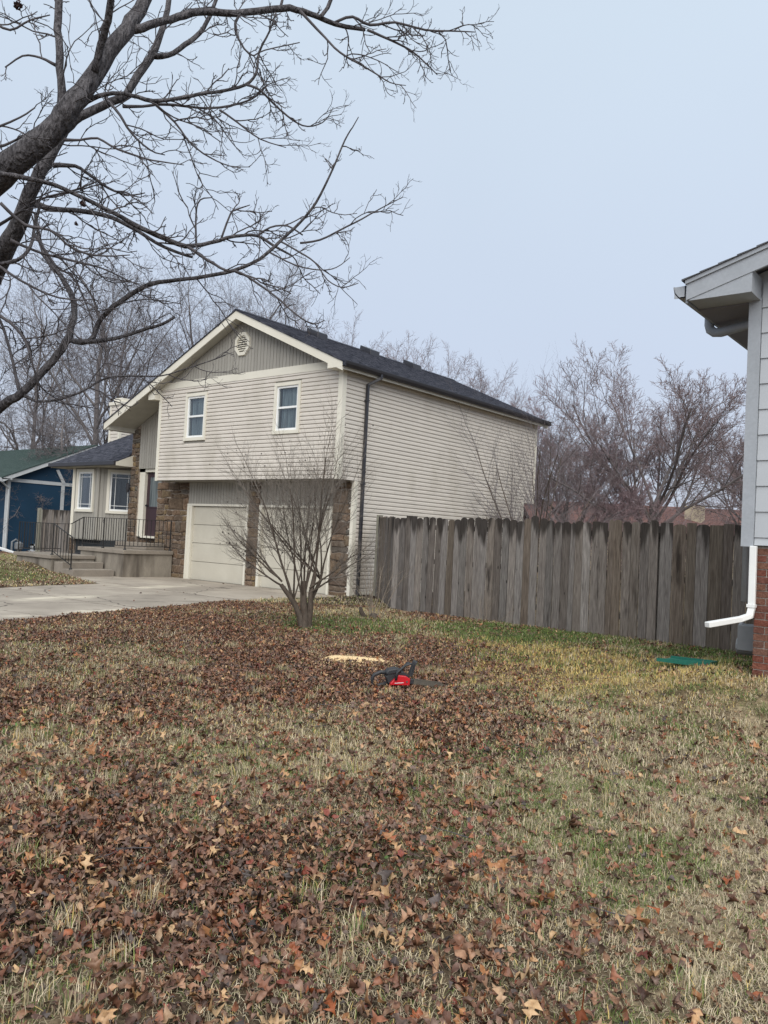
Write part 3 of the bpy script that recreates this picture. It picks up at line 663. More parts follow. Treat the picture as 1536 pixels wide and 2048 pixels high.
# windows
def window_y(parent, y, x0, x1, z0, z1, sash='hung', org=None, dirn=None):
    """window in a wall facing -y (or along dirn). x along the wall."""
    d = Vector(dirn) if dirn else Vector((1, 0, 0)); nn = Vector((d.y, -d.x, 0)); og = Vector(org) if org else Vector((0, y, 0))
    def bx(m, a, b, c_, e_, o0, o1):
        P = lambda u, v, o: og + d * u + nn * o + Vector((0, 0, v))
        m.add([P(a, c_, o0), P(b, c_, o0), P(b, e_, o0), P(a, e_, o0), P(a, c_, o1), P(b, c_, o1), P(b, e_, o1), P(a, e_, o1)],
              [(0, 1, 2, 3), (7, 6, 5, 4), (1, 0, 4, 5), (2, 1, 5, 6), (3, 2, 6, 7), (0, 3, 7, 4)])
    t = .085
    m = MB(); bx(m, x0, x0 + t, z0 + t, z1 - t, -.02, .05); bx(m, x1 - t, x1, z0 + t, z1 - t, -.02, .05); bx(m, x0, x1, z1 - t, z1, -.02, .052); bx(m, x0 - .01, x1 + .01, z0, z0 + t, -.02, .06)
    w_ = m.build('window', M['trim'], parent)
    a, b, c_, e_ = x0 + t, x1 - t, z0 + t, z1 - t; s = .055
    m = MB(); bx(m, a, a + s, c_, e_, -.03, .022); bx(m, b - s, b, c_, e_, -.03, .022); bx(m, a + s, b - s, e_ - s, e_, -.03, .022); bx(m, a + s, b - s, c_, c_ + s, -.03, .022)
    if sash == 'hung':
        zm = c_ + (e_ - c_) * .515; bx(m, a + s, b - s, zm - .025, zm + .025, -.03, .024)
    m.build('sash', M['white'], w_)
    if sash == 'hung':
        for (q0, q1) in ((c_ + s, zm - .025), (zm + .025, e_ - s)):
            m = MB(); bx(m, a + s, b - s, q0, q1, -.012, -.008); m.build('pane', M['glass'], w_)
    else:
        m = MB(); bx(m, a + s, b - s, c_ + s, e_ - s, -.012, -.008); m.build('pane', M['glass'], w_)
        m = MB(); g = .008; q = .11
        for zz in (c_ + s + q, e_ - s - q): bx(m, a + s, b - s, zz - g, zz + g, -.007, .004)
        for xx in (a + s + q, b - s - q): bx(m, xx - g, xx + g, c_ + s, e_ - s, -.0065, .0045)
        m.build('muntin', M['white'], w_)
    # curtain folds, and a panel painted dark in place of the unlit room
    m = MB(); n = 26; P = lambda u, v, o: og + d * u + nn * o + Vector((0, 0, v)); vs = []; fs = []
    lo, hi = (a + s + .05, b - s - .02) if sash == 'hung' else (a + s + .02, a + (b - a) * .42)
    for i in range(n):
        u = lo + (hi - lo) * i / (n - 1); o = -.07 + .012 * sin(i * 1.9) ; vs += [P(u, c_, o), P(u, e_, o)]
    for i in range(n - 1): fs.append((2 * i, 2 * i + 2, 2 * i + 3, 2 * i + 1))
    m.add(vs, fs); m.build('curtain', M['curtain'] if sash == 'hung' else M['unlit_dark'], w_, smooth=True)  # prairie sashes: no cloth, a sheet painted as dark as the unlit room
    m = MB(); bx(m, a, b, c_, e_, -.16, -.15); m.build('unlit_room_panel', M['unlit_dark'], w_)
    return w_
for a, b, c_, d_ in Wn: window_y(house, 0.0, a, b, c_, d_)

# wing with the bay window, left of the entry
m = MB(); m.box(-13.0, 1.3, -.1, -9.33, 1.45, 3.2); m.box(-13.0, 1.45, -.1, -12.85, 7.2, 3.2); m.prism([(-13.0, 1.3, 3.2), (-13.0, 7.2, 3.2), (-13.0, 4.25, 5.0)], (.12, 0, 0))
wing = m.build('wing_wall', M['grey_board'], house)
bc0, bc1 = Vector((-12.10, .36, 0)), Vector((-10.66, .36, 0)); br = Vector((-9.70, 1.32, 0)); bl = Vector((-12.85, 1.11, 0))
dl = (bc1 - bc0).normalized(); d2 = (br - bc1).normalized(); L1 = (bc1 - bc0).length; L2 = (br - bc1).length
bayz0, bayz1 = .86, 3.20
W1 = (.20, 1.22, 1.72, 3.10); W2h = (.28, 1.18, 1.70, 3.10)
def hole_wall(m, org, d, L, z0, z1, h):
    nn = Vector((d.y, -d.x, 0))
    def q(a, b, c_, e_):
        P = lambda u, v, o: org + d * u + nn * o + Vector((0, 0, v))
        m.add([P(a, c_, -.0), P(b, c_, 0), P(b, e_, 0), P(a, e_, 0), P(a, c_, -.12), P(b, c_, -.12), P(b, e_, -.12), P(a, e_, -.12)],
              [(0, 1, 2, 3), (7, 6, 5, 4), (1, 0, 4, 5), (2, 1, 5, 6), (3, 2, 6, 7), (0, 3, 7, 4)])
    q(0, h[0], z0, z1); q(h[0], h[1], z0, h[2]); q(h[0], h[1], h[3], z1); q(h[1], L, z0, z1)
m = MB(); hole_wall(m, bc0, dl, L1, bayz0, bayz1, (W1[0] + .09, W1[1] - .09, W1[2] + .09, W1[3] - .09)); hole_wall(m, bc1, d2, L2, bayz0, bayz1, (W2h[0] + .09, W2h[1] - .09, W2h[2] + .09, W2h[3] - .09))
m.prism([bc0 + Vector((0, 0, bayz0)), bc1 + Vector((0, 0, bayz0)), br + Vector((0, 0, bayz0)), bl + Vector((0, .2, bayz0))], (0, 0, -.03))
m.prism([bc0 + Vector((0, 0, bayz0)), bl + Vector((0, .2, bayz0)), bl + Vector((0, .2, bayz1)), bc0 + Vector((0, 0, bayz1))], (.02, .02, 0))
bay = m.build('bay_wall', M['grey_board'], house)
vboards(bay, 0, .06, L1 - .06, bayz0, lambda x: bayz1, holes=[(W1[0] - .02, W1[1] + .02, W1[2], W1[3])], dirn=dl, org=bc0)
vboards(bay, 0, .06, L2 - .02, bayz0, lambda x: bayz1, holes=[(W2h[0] - .02, W2h[1] + .02, W2h[2], W2h[3])], dirn=d2, org=bc1)
window_y(house, 0, *W1, sash='prairie', org=bc0, dirn=dl); window_y(house, 0, *W2h, sash='prairie', org=bc1, dirn=d2)
for p_, r_ in ((bc1, .035), (bc0, .035)):
    MB().tube([p_ + Vector((0, 0, bayz0)), p_ + Vector((0, 0, bayz1))], r_ + .03, 8).build('corner_post', M['trim'] if p_ is bc0 else M['grey_board'], house)
MB().box(-12.05, .5, .2, -9.75, 1.28, .84).build('painted_bay_shade', M['unlit_dark'], house)  # dark box added beneath the bay, its colour paints the shade there
m = MB(); m.box(-12.48, .52, -.1, -12.18, 1.3, 3.2); sp = m.build('stone_pier', M['mortar'], house)
stone_wall(sp, -12.47, -12.19, .05, 3.18, .52, 12, rows=(.12, .25), wid=(.15, .3))
# wing roof
ZE = 3.30; YE = .05; RS = .46; YRG = 4.25
def wz(y): return ZE + RS * (y - YE) if y < YRG else ZE + RS * (YRG - YE) - RS * (y - YRG)
m = MB(); n = 26
def wing_course(xa, xb, ya, yb):
    m.prism([(xa, ya, wz(ya) + .008), (xa, yb, wz(yb) - .002), (xa, yb, wz(yb) - .03), (xa, ya, wz(ya) - .03)], (xb - xa, 0, 0))
for i in range(n):
    ya = YE + (YRG - YE) * i / n; yb = YE + (YRG - YE) * (i + 1) / n
    wing_course(-13.1, -9.20 if yb < .62 else -9.335, ya, yb)
m.prism([(-13.1, YRG, wz(YRG)), (-13.1, 8.3, wz(8.3)), (-13.1, 8.3, wz(8.3) - .03), (-13.1, YRG, wz(YRG) - .03)], (3.76, 0, 0))
m.build('wing_roof', M['shingle'], house)
gm = MB(); gm.box(-13.12, YE - .10, ZE - .13, -9.22, YE - .0, ZE - .005); gm.build('wing_gutter', M['black_metal'], house, bevel=.01)
MB().box(-13.08, YE + .001, ZE - .15, -9.22, .62, ZE - .12).build('wing_soffit', M['soffit'], house)
MB().prism([(-9.219, YE - .02, ZE - .14), (-9.219, .64, ZE - .14), (-9.219, .64, wz(.64) - .04), (-9.219, YE - .02, ZE - .035)], (.02, 0, 0)).build('eave_end_board', M['trim'], house)
MB().prism([(-13.10, YE, ZE - .03), (-13.10, YRG, wz(YRG) - .03), (-13.10, YRG, wz(YRG) - .16), (-13.10, YE, ZE - .16)], (.03, 0, 0)).build('rake_board', M['trim'], house)
# chimney chase
cx1, cx0, cy0, cy1 = -13.12, -13.80, 2.54, 3.7
chb = MB(); chb.box(cx0 + .03, cy0 + .03, 0, cx1 - .03, cy1, 5.72)
ch = chb.build('chimney', M['siding'], house)
z_ = 3.0
while z_ < 5.65:
    m = MB(); zt = min(z_ + .125, 5.68)
    m.prism([(cx0 + .05, cy0 + .03, z_), (cx0 + .05, cy0 + .0, z_), (cx0 + .05, cy0 + .004, z_ + .08), (cx0 + .05, cy0 + .024, zt)], (cx1 - cx0 - .10, 0, 0))
    m.prism([(cx1 - .03, cy0 + .05, z_), (cx1, cy0 + .05, z_), (cx1 - .004, cy0 + .05, z_ + .08), (cx1 - .024, cy0 + .05, zt)], (0, cy1 - cy0 - .1, 0))
    m.build('siding_board', M['siding'], ch); z_ += .125
m = MB()
for (a, b) in ((cx0, cy0), (cx1 - .09, cy0)): m.box(a - .005, b - .005, 2.5, a + .095, b + .09, 5.70)
m.box(cx0 - .04, cy0 - .04, 5.68, cx1 + .04, cy1 + .04, 5.80); m.build('chimney_trim', M['trim'], ch)
MB().box(cx0 + .08, cy0 + .08, 5.80, cx1 - .08, cy1 - .1, 5.95).build('chimney_cap', M['trim'], ch)

# ------------------------------------------------------------------ porch, steps and railings
porch = empty('porch', (-7.9, -.4, -.08)); tag(porch, 'raised concrete porch with three steps and black iron railings', 'porch')
MB().box(-9.2, -1.07, .56, -6.84, O_ - .03, .67).build('porch_slab', M['step_concrete'], porch, bevel=.012)
MB().box(-9.1, -1.02, -.2, -6.89, O_ - .04, .558).build('porch_wall', M['porch_concrete'], porch)
MB().box(-8.9, -.05, .672, -7.3, O_ - .03, .86).build('threshold_step', M['step_concrete'], porch, bevel=.01)
MB().box(-10.3, -2.42, .34, -8.22, -1.08, .44).build('landing_slab', M['step_concrete'], porch, bevel=.01)
MB().box(-10.2, -2.36, -.1, -8.26, -1.08, .338).build('landing_wall', M['porch_concrete'], porch)
MB().box(-8.215, -2.30, -.1, -7.78, -1.075, .27).build('step', M['step_concrete'], porch, bevel=.01)
MB().box(-7.775, -2.30, -.12, -7.22, -1.075, .10).build('step', M['step_concrete'], porch, bevel=.01)
# shade where the bay floats is the dark-painted box under it
def railing(p0, p1, h=.86, name='railing', nb=9, base=0.09):
    p0 = Vector(p0); p1 = Vector(p1); L = (p1 - p0).length; up = Vector((0, 0, h))
    rl = MB().bar(p0 + up, p1 + up, .035, .014).build(name, M['iron'], porch)
    MB().bar(p0 + Vector((0, 0, base + .02)), p1 + Vector((0, 0, base + .02)), .012, .02).build('bottom_rail', M['iron'], rl)
    for i in range(1, nb):
        q = p0.lerp(p1, i / nb); MB().bar(q + Vector((0, 0, base + .02)), q + up, .013, .013).build('baluster', M['iron'], rl)
    return rl
def rpost(p, h=.86, r=None):
    p = Vector(p); m = MB(); m.bar(p, p + Vector((0, 0, h + .01)), .026, .026); m.tube([p, p + Vector((0, 0, .03)), p + Vector((0, 0, .05))], [.045, .04, .02], 8)
    return m.build('rail_post', M['iron'], porch)
Zp = .67; Zl = .44
pA, pB, pC = (-9.10, -.98, Zp), (-6.92, -.98, Zp), (-6.92, .50, Zp)
pM = (-8.02, -.98, Zp)
railing(pA, pM, nb=9); railing(pM, pB, nb=9); railing(pB, pC, nb=11)
for q in (pA, pM, pB, pC): rpost(q)
qA, qB = (-10.2, -2.33, Zl), (-8.30, -2.33, Zl)
railing(qA, qB, nb=13); rpost(qA); rpost(qB)
railing((-10.2, -2.33, Zl), (-10.2, -1.02, Zl), nb=8)
railing((-8.30, -2.33, Zl + .0), (-7.40, -2.27, .10), nb=7); rpost((-7.40, -2.27, .10))
m = MB(); m.bar((-10.2, -1.02, Zl + .86), (-9.75, -1.0, Zl + .87), .035, .014); m.bar((-9.75, -1.0, Zl + .87), (-9.10, -.98, Zp + .86), .035, .014); hr = m.build('railing', M['iron'], porch)
for i in range(5):
    u = i / 5; q = Vector((-10.1 + u * 1.0, -1.0, Zl + .08)); MB().bar(q, q + Vector((0, 0, .80 + max(0, u - .35) * .35)), .013, .013).build('baluster', M['iron'], hr)
m = MB(); m.tube([(-8.02, -.98, Zp + .82), (-8.07, -.98, Zp + .80), (-8.09, -.98, Zp + .76), (-8.05, -.98, Zp + .72), (-8.02, -.98, Zp + .66)], .008, 6); m.build('scroll', M['iron'], porch)

# ------------------------------------------------------------------ fence
FH = 1.81
fence = empty('wooden_fence', (6.0, -1.38, -.05)); tag(fence, 'weathered grey picket privacy fence running between the two houses', 'fence')
r = random.Random(21)
A = Vector((2.72, -1.20, 0)); B = Vector((8.00, -1.42, 0)); dF = (B - A).normalized(); nF = Vector((dF.y, -dF.x, 0))
def picket(parent, org, d, n, s, w_, h, z0, mat_, tilt=0, dog=True, th=.018, off=0, name='picket'):
    lean = Vector((tilt, 0, 0)); c_ = .032 if dog else .0
    a = org + d * s + n * off; 
    pts = [(0, z0), (w_, z0), (w_, z0 + h - c_), (w_ - c_ * .9, z0 + h - c_ * .25), (w_ * .62, z0 + h), (w_ * .38, z0 + h), (c_ * .9, z0 + h - c_ * .25), (0, z0 + h - c_)] if dog else [(0, z0), (w_, z0), (w_, z0 + h), (0, z0 + h)]
    return MB().prism([a + d * (u + tilt * v) + Vector((0, 0, v)) for u, v in pts], n * th).build(name, mat_, parent)
s = 0.0; L = (B - A).length; i = 0
while s < L - .05:
    w_ = r.choice([.138, .138, .14, .136, .089 if r.random() < .25 else .138]); h = FH + r.uniform(-.03, .025) + (.03 if r.random() < .08 else 0)
    gz = float(ground_z(A.x + dF.x * s, A.y + dF.y * s))
    top = 1.79 + .02 * (s / L) + r.uniform(-.04, .025) + (.04 if i == 21 else 0)
    z0 = gz + r.uniform(-.03, .03)
    picket(fence, A, dF, nF, s, w_, top - z0, z0, M['wood'] if r.random() < .86 else M['wood_brown'], tilt=r.uniform(-.006, .006), off=r.uniform(0, .022), dog=r.random() < .8)
    if r.random() < .5:    # dark water stain soaked into the top of a board: a ragged tongue, its own thin skin
        pass
    s += w_ + (r.choice([.006, .008, .010, .016])); i += 1
fend = A.x + dF.x * s + .004
for zr in (.30, .95, 1.60):
    MB().bar((2.74, -1.155, zr), (10.3, -1.375, zr), .035, .09).build('fence_rail', M['wood'], fence)
for xp in (2.78, 5.3, 7.95, 10.2): MB().box(xp, -1.18 - (xp - 2.7) * .029 + .06, -.1, xp + .09, -1.18 - (xp - 2.7) * .029 + .15, 1.75).build('fence_post', M['wood'], fence)
# return that runs back to the house corner
C0 = Vector((2.70, -1.18, 0)); C1 = Vector((0.30, 1.22, 0)); dC = (C1 - C0).normalized(); nC = Vector((-dC.y, dC.x, 0)); nC = nC if nC.dot(CAM - C0) > 0 else -nC
s = 0.0; L = (C1 - C0).length; 
while s < L - .14:
    w_ = .138; z0 = -.06 + r.uniform(-.02, .02); top = 1.79 + .07 * s / L + r.uniform(-.02, .02)
    picket(fence, C0, dC, nC, s, w_, top - z0, z0, M['wood_brown'] if r.random() < .5 else M['wood'], dog=r.random() < .8, off=r.uniform(0, .008)); s += w_ + .006
MB().box(C1.x - .05, C1.y - .05, -.1, C1.x + .06, C1.y + .06, 1.90).build('fence_post', M['post_wood'], fence)

gate = empty('fence_gate', (9.2, -1.42, -.05)); tag(gate, 'wide brown board gate with a round knob beside the grey brick house', 'gate')
s = fend; G0 = Vector((0, -1.42, 0)); gi = 0
while s < 10.25:
    w_ = r.choice([.185, .19, .18, .14]); top = 1.80 + r.uniform(-.03, .01); z0 = float(ground_z(s, -1.42)) + (.03 if s > 9.3 else .0) + r.uniform(-.01, .02)
    if s > 9.0: z0 -= .0
    picket(gate, G0, Vector((1, 0, 0)), Vector((0, -1, 0)), s, w_, top - z0, z0, M['wood_brown'] if gi % 3 else M['wood'], dog=gi in (1, 3), off=r.uniform(0, .01), name='gate_board'); s += w_ + r.choice([.004, .010, .006]); gi += 1
m = MB(); kp = Vector((9.62, -1.45, .72)); m.tube([kp, kp + Vector((0, -.03, 0)), kp + Vector((0, -.035, 0)), kp + Vector((0, -.06, 0)), kp + Vector((0, -.075, 0))], [.032, .03, .018, .032, .012], 12); m.build('gate_knob', M['brass'], gate, smooth=True)
MB().box(9.66, -1.46, .15, 9.672, -1.445, 1.7).build('gate_edge_strip', M['pale_stem'], gate)

# ------------------------------------------------------------------ neighbour's house, right edge
NX, NY = 10.40, -5.5
nb = empty('brick_house', (NX + 2, NY + 2, .15)); tag(nb, 'pale grey plank sided house on red brick at the right edge', 'house')
SN = .30; EX = 9.88; EZ = 4.02        # eave line x and top z
def nz_(x): return EZ + SN * (x - EX)
m = MB(); m.box(NX + .03, NY, 1.46, 17, NY + .12, 3.95); m.box(NX + .03, NY + .12, 1.46, NX + .15, 3.0, 3.95)
m.prism([(NX + .03, NY, 3.95), (17, NY, 3.95), (17, NY, nz_(17) - .1), (NX + .03, NY, nz_(NX) - .1)], (0, .12, 0))
nw = m.build('plank_wall', M['nb_siding'], nb)
zz = 1.50; ex = .2455; i = 0
z = 1.46
while z < 6.1:
    zt = z + (ex if i else .075); xr = 17
    xl = NX + .105
    if zt > nz_(NX) - .2: xl = max(xl, EX + (zt + .2 - EZ) / SN)
    if xl < xr: MB().prism([(xl, NY - .002, z), (xl, NY - .026, z + .0005), (xl, NY - .012, zt + .002), (xl, NY - .002, zt + .002)], (xr - xl, 0, 0)).build('siding_plank', M['nb_siding'], nw)
    z = zt; i += 1
z = 1.5
while z < 3.8:
    MB().prism([(NX + .028, NY + .04, z), (NX + .006, NY + .04, z), (NX + .02, NY + .04, z + ex), (NX + .028, NY + .04, z + ex)], (0, 6, 0)).build('siding_plank', M['nb_siding'], nw); z += ex
MB().box(NX - .012, NY - .040, 1.445, NX + .10, NY + .09, 3.84).build('corner_board', M['nb_trim'], nb)
# rake, box and soffit
YK = NY - .36
MB().prism([(EX + .01, YK, EZ - .03), (17, YK, nz_(17) - .03), (17, YK, nz_(17) - .20), (EX + .01, YK, EZ - .20)], (0, .03, 0)).build('rake_board', M['nb_trim'], nb)
MB().prism([(EX + .0, YK - .018, EZ - .003), (17, YK - .018, nz_(17) - .003), (17, YK - .018, nz_(17) - .045), (EX + .0, YK - .018, EZ - .045)], (0, .05, 0)).build('rake_drip_board', M['nb_trim'], nb)
MB().prism([(EX + .03, YK + .008, 3.815), (10.49, YK + .008, 3.815), (10.49, YK + .008, nz_(10.49) - .17), (EX + .05, YK + .008, EZ - .19)], (0, .34, 0)).build('eave_box', M['nb_trim'], nb)
m = MB(); n = 40
for i in range(n):
    u0 = EX - .03 + i * .17; u1 = u0 + .17
    m.prism([(u0, YK - .035, nz_(u0) + .012), (u1, YK - .035, nz_(u1) + .002), (u1, YK - .035, nz_(u1) - .004), (u0, YK - .035, nz_(u0) - .004)], (0, 9.5, 0))
m.build('roof', M['nb_shingle'], nb)
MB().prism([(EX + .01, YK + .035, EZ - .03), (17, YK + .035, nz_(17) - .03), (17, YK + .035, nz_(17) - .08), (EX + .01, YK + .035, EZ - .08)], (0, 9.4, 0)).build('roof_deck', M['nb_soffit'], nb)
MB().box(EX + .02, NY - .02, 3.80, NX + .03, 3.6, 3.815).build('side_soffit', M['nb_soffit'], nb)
MB().box(EX - .004, YK + .03, 3.80, EX + .018, 3.6, EZ - .032).build('fascia_board', M['nb_trim'], nb)
gutter('gutter', EX - .006, YK + .02, 3.6, EZ - .045, -1, M['nb_trim'], nb, hgt=.12, wd=.12)
pth = [Vector((EX - .05, -4.95, 3.92)), Vector((EX - .05, -4.95, 3.80)), Vector((EX - .035, -4.955, 3.745)), Vector((EX + .01, -4.96, 3.71)), Vector((EX + .08, -4.97, 3.70)), Vector((NX - .05, -5.12, 3.72)), Vector((NX - .05, -5.14, 3.5)), Vector((NX - .05, -5.14, .9))]
MB().tube(pth, .050, 12).build('eave_downspout', M['nb_trim'], nb, smooth=True)
# brick base
BX = NX + .115
m = MB(); m.box(BX + .008, NY + .022, -.1, 17, NY + .2, 1.445); m.box(BX + .008, NY + .2, -.1, BX + .2, 3, 1.445); bw = m.build('brick_wall', M['mortar_light'], nb)
bz = .02; row = 0; bmesh_cache = {}
while bz < 1.44:
    hh = min(.057, 1.443 - bz)
    x = BX + .002 - (0 if row % 2 == 0 else .0); first = row % 2
    k = 0
    while x < 12.0:
        L_ = .092 if (k == 0 and first) else .193
        key = (round(L_, 3), round(hh, 4))
        if key not in bmesh_cache:
            o = MB().box(0, 0, 0, L_, .10, hh).build('brick', M['brick'], bw, bevel=0); bmesh_cache[key] = o.data
            me = o.data
            o2 = o
        else:
            o2 = bpy.data.objects.new('brick', bmesh_cache[key]); COL.objects.link(o2); o2.parent = bw
        # the first brick's mesh was stored relative to the house base, so place by offset
        o2.location = (x, NY + r.uniform(.009, .014), bz)
        x += L_ + .0107; k += 1
    # return face on the side: headers
    y_ = NY + .115 if not first else NY + .115
    bz += .0677; row += 1
# side-return bricks
bz = .02; row = 0
while bz < 1.42:
    y_ = NY + .118 + (0 if row % 2 else .05)
    key = ('s',)
    while y_ < NY + 1.6:
        if key not in bmesh_cache:
            o = MB().box(0, 0, 0, .10, .193, .057).build('brick', M['brick'], bw); bmesh_cache[key] = o.data; o2 = o
        else:
            o2 = bpy.data.objects.new('brick', bmesh_cache[key]); COL.objects.link(o2); o2.parent = bw
        o2.location = (BX + .002, y_, bz); y_ += .2037
    bz += .0677; row += 1
# white downspout at the corner
ds = [(NX + .105, NY - .04, 1.44), (NX + .108, NY - .045, .86), (NX + .098, NY - .06, .79), (NX + .03, NY - .12, .755), (NX - .16, NY - .46, .70)]
m = MB(); P = [Vector(p) for p in ds]
for p, q in zip(P[:-1], P[1:]):
    d = (q - p).normalized(); m.bar(p - d * .012, q + d * .012, .062, .050, up=(0, 1, 0) if abs(d.z) > .7 else (0, 0, 1))
m.build('white_downspout', M['white'], nb, bevel=.006)
MB().box(NX + .068, NY - .076, .87, NX + .144, NY - .012, .90).build('downspout_band', M['white'], nb)
# meter box and pipe behind the downspout
m = MB(); m.box(NX - .14, NY + .42, .40, NX + .06, NY + .62, .66); m.tube([(NX - .16, NY + .52, .44), (NX - .10, NY + .52, .44), (NX + .05, NY + .52, .44)], .09, 14)
m.build('meter_box', M['grey_metal'], nb, bevel=.01)
MB().tube([(NX - .13, NY + .50, .62), (NX - .12, NY + .50, .72), (NX - .04, NY + .50, .76), (NX + .06, NY + .5, .77)], .022, 8).build('conduit', M['nb_trim'], nb)

# ------------------------------------------------------------------ blue house, far left
bh = empty('blue_house', (-25, 6.4, -.05)); tag(bh, 'navy blue house with green roof and white trim at far left', 'house')
BXX = -20.0; by0 = 1.95; by1 = 9.6; bym = (by0 + by1) / 2 - .2; bze = 3.10
def bzf(y): return bze + .12 + .44 * (min(y, 2 * bym - y) - by0)
m = MB(); m.box(-30, by0, -.1, BXX, by1, bze); m.prism([(BXX, by0, bze), (BXX, by1, bze), (BXX, bym, bzf(bym) - .15)], (-10, 0, 0)); m.build('wall', M['blue'], bh)
m = MB(); n = 24
for i in range(n):
    for sgn in (0, 1):
        f0 = i / n; f1 = (i + 1) / n
        if sgn: ya, yb = by0 - .45 + (bym - by0 + .45) * f0, by0 - .45 + (bym - by0 + .45) * f1
        else: ya, yb = by1 + .45 - (by1 + .45 - bym) * f0, by1 + .45 - (by1 + .45 - bym) * f1
        m.prism([(BXX + .38, ya, bzf(ya) + .02), (BXX + .38, yb, bzf(yb) + .005), (BXX + .38, yb, bzf(yb) - .03), (BXX + .38, ya, bzf(ya) - .03)], (-11, 0, 0))
m.build('roof', M['green_shingle'], bh)
for a, b in ((by0 - .45, bym), (bym, by1 + .45)):
    MB().prism([(BXX + .36, a, bzf(a) - .032), (BXX + .36, b, bzf(b) - .032), (BXX + .36, b, bzf(b) - .20), (BXX + .36, a, bzf(a) - .20)], (-.03, 0, 0)).build('rake_board', M['blue_trim'], bh)
    MB().prism([(BXX + .33, a, bzf(a) - .06), (BXX + .33, b, bzf(b) - .06), (BXX + .33, b, bzf(b) - .14), (BXX + .33, a, bzf(a) - .14)], (-.33, 0, 0)).build('soffit', M['blue_trim'], bh)
MB().box(BXX, by0, 2.90, BXX + .03, by1, 3.04).build('band_board', M['blue_trim'], bh)
MB().box(BXX, 4.25, -.05, BXX + .03, 4.40, 2.90).build('vertical_trim', M['blue_trim'], bh)
MB().box(BXX - .1, by0 - .03, -.05, BXX + .03, by0 + .10, 2.90).build('corner_board', M['blue_trim'], bh)
MB().box(BXX + .4, by0 - .56, bzf(by0 - .45) - .16, -31, by0 - .45, bzf(by0 - .45) - .02).build('gutter', M['blue_trim'], bh)
MB().box(BXX + .36, by0 - .44, bze - .14, -31, by0 - .001, bze - .10).build('eave_soffit', M['blue_trim'], bh)
MB().tube([(BXX + .3, by0 - .5, bze - .1), (BXX + .3, by0 - .45, bze - .2), (BXX + .06, by0 + .02, bze - .5), (BXX + .06, by0 + .02, .0)], .04, 8).build('downspout', M['blue_trim'], bh)
MB().prism([(BXX + .02, 3.95, 3.55), (BXX + .02, 4.08, 3.58), (BXX + .02, 4.42, 3.02), (BXX + .02, 4.28, 2.98)], (.03, 0, 0)).build('brace_board', M['blue_trim'], bh)
m = MB(); m.box(BXX, 2.95, .02, BXX + .12, 3.75, .10); m.box(BXX, 3.05, .10, BXX + .10, 3.15, .38); m.box(BXX, 3.05, .30, BXX + .10, 3.85, .38); m.box(BXX, 3.75, .10, BXX + .10, 3.85, .30)
bwn = m.build('basement_window', M['blue_trim'], bh)
MB().box(BXX, 3.3, .12, BXX + .03, 3.72, .28).build('pane', M['unlit_dark'], bwn)
MB().box(BXX, by0, -.1, BXX + .02, by1, .06).build('foundation', M['blue_trim'], bh)
ac = empty('gas_meter', (BXX + .5, 2.2, 0)); tag(ac, 'small dark gas meter against the blue house corner', 'meter')
m = MB(); m.tube([(BXX + .35, 2.1, 0), (BXX + .35, 2.1, .45), (BXX + .35, 2.25, .55), (BXX + .35, 2.4, .45)], .04, 8); m.build('pipe', M['grey_metal'], ac)
m = MB(); m.tube([(BXX + .35, 2.38, .10), (BXX + .35, 2.38, .18), (BXX + .35, 2.38, .40), (BXX + .35, 2.38, .46)], [.10, .17, .17, .08], 10); m.build('meter_body', M['grey_metal'], ac)
sf = empty('side_fence', (-17.5, 3.0, 0)); tag(sf, 'short grey board fence between blue house and bay window', 'fence')
pf = Vector((-17.6, 2.15, 0))
for i in range(20):
    q = pf + Vector((i * .145, i * .0, 0)); MB().box(q.x, q.y, -.1, q.x + .140, q.y + .02, 1.80 + r.uniform(-.01, .01)).build('fence_board', M['wood'] if i else M['post_wood'], sf)
MB().box(pf.x - .16, pf.y - .05, -.1, pf.x - .01, pf.y + .05, 1.86).build('fence_post', M['post_wood'], sf)
o = rect_pipe([(-9.2 - 1.0, -.2, .42), (-11.8, -1.35, .16)], .10, .08, 'downspout_extension', M['black_metal'], None, (-11, -1, .2)); tag(o, 'black downspout extension sloping over the lawn behind the railing', 'pipe')
o = rect_pipe([(BXX + .5, by0 - .5, .22), (BXX + 2.6, by0 - .7, .06)], .10, .08, 'white_downspout_pipe', M['white'], None, (BXX + 1, by0 - .5, .1)); tag(o, 'white downspout pipe lying on the lawn by the blue house', 'pipe')

# ------------------------------------------------------------------ far house behind the fence
fh = empty('far_house', (-2, 32, 0)); tag(fh, 'low house with a red brown roof behind the fence and trees', 'house')
pa = at(1075, 1000, 46); pb = at(1500, 1016, 46); pe = at(1520, 1070, 43)
d_ = (Vector((pb.x, pb.y, 0)) - Vector((pa.x, pa.y, 0))); d_.normalize(); nn_ = Vector((d_.y, -d_.x, 0)); nn_ = nn_ if nn_.dot(CAM - pa) > 0 else -nn_
zr = pa.z; a0 = Vector((pa.x, pa.y, 0)) - d_ * 1; b0 = Vector((pb.x, pb.y, 0)) + d_ * 8
m = MB(); m.prism([a0 + Vector((0, 0, zr)), a0 + nn_ * 4.5 + Vector((0, 0, zr - 1.7)), a0 + nn_ * 4.5 + Vector((0, 0, zr - 1.8)), a0 + Vector((0, 0, zr - .1)), a0 - nn_ * 4.5 + Vector((0, 0, zr - 1.8)), a0 - nn_ * 4.5 + Vector((0, 0, zr - 1.7))], b0 - a0); m.build('roof', M['red_roof'], fh)
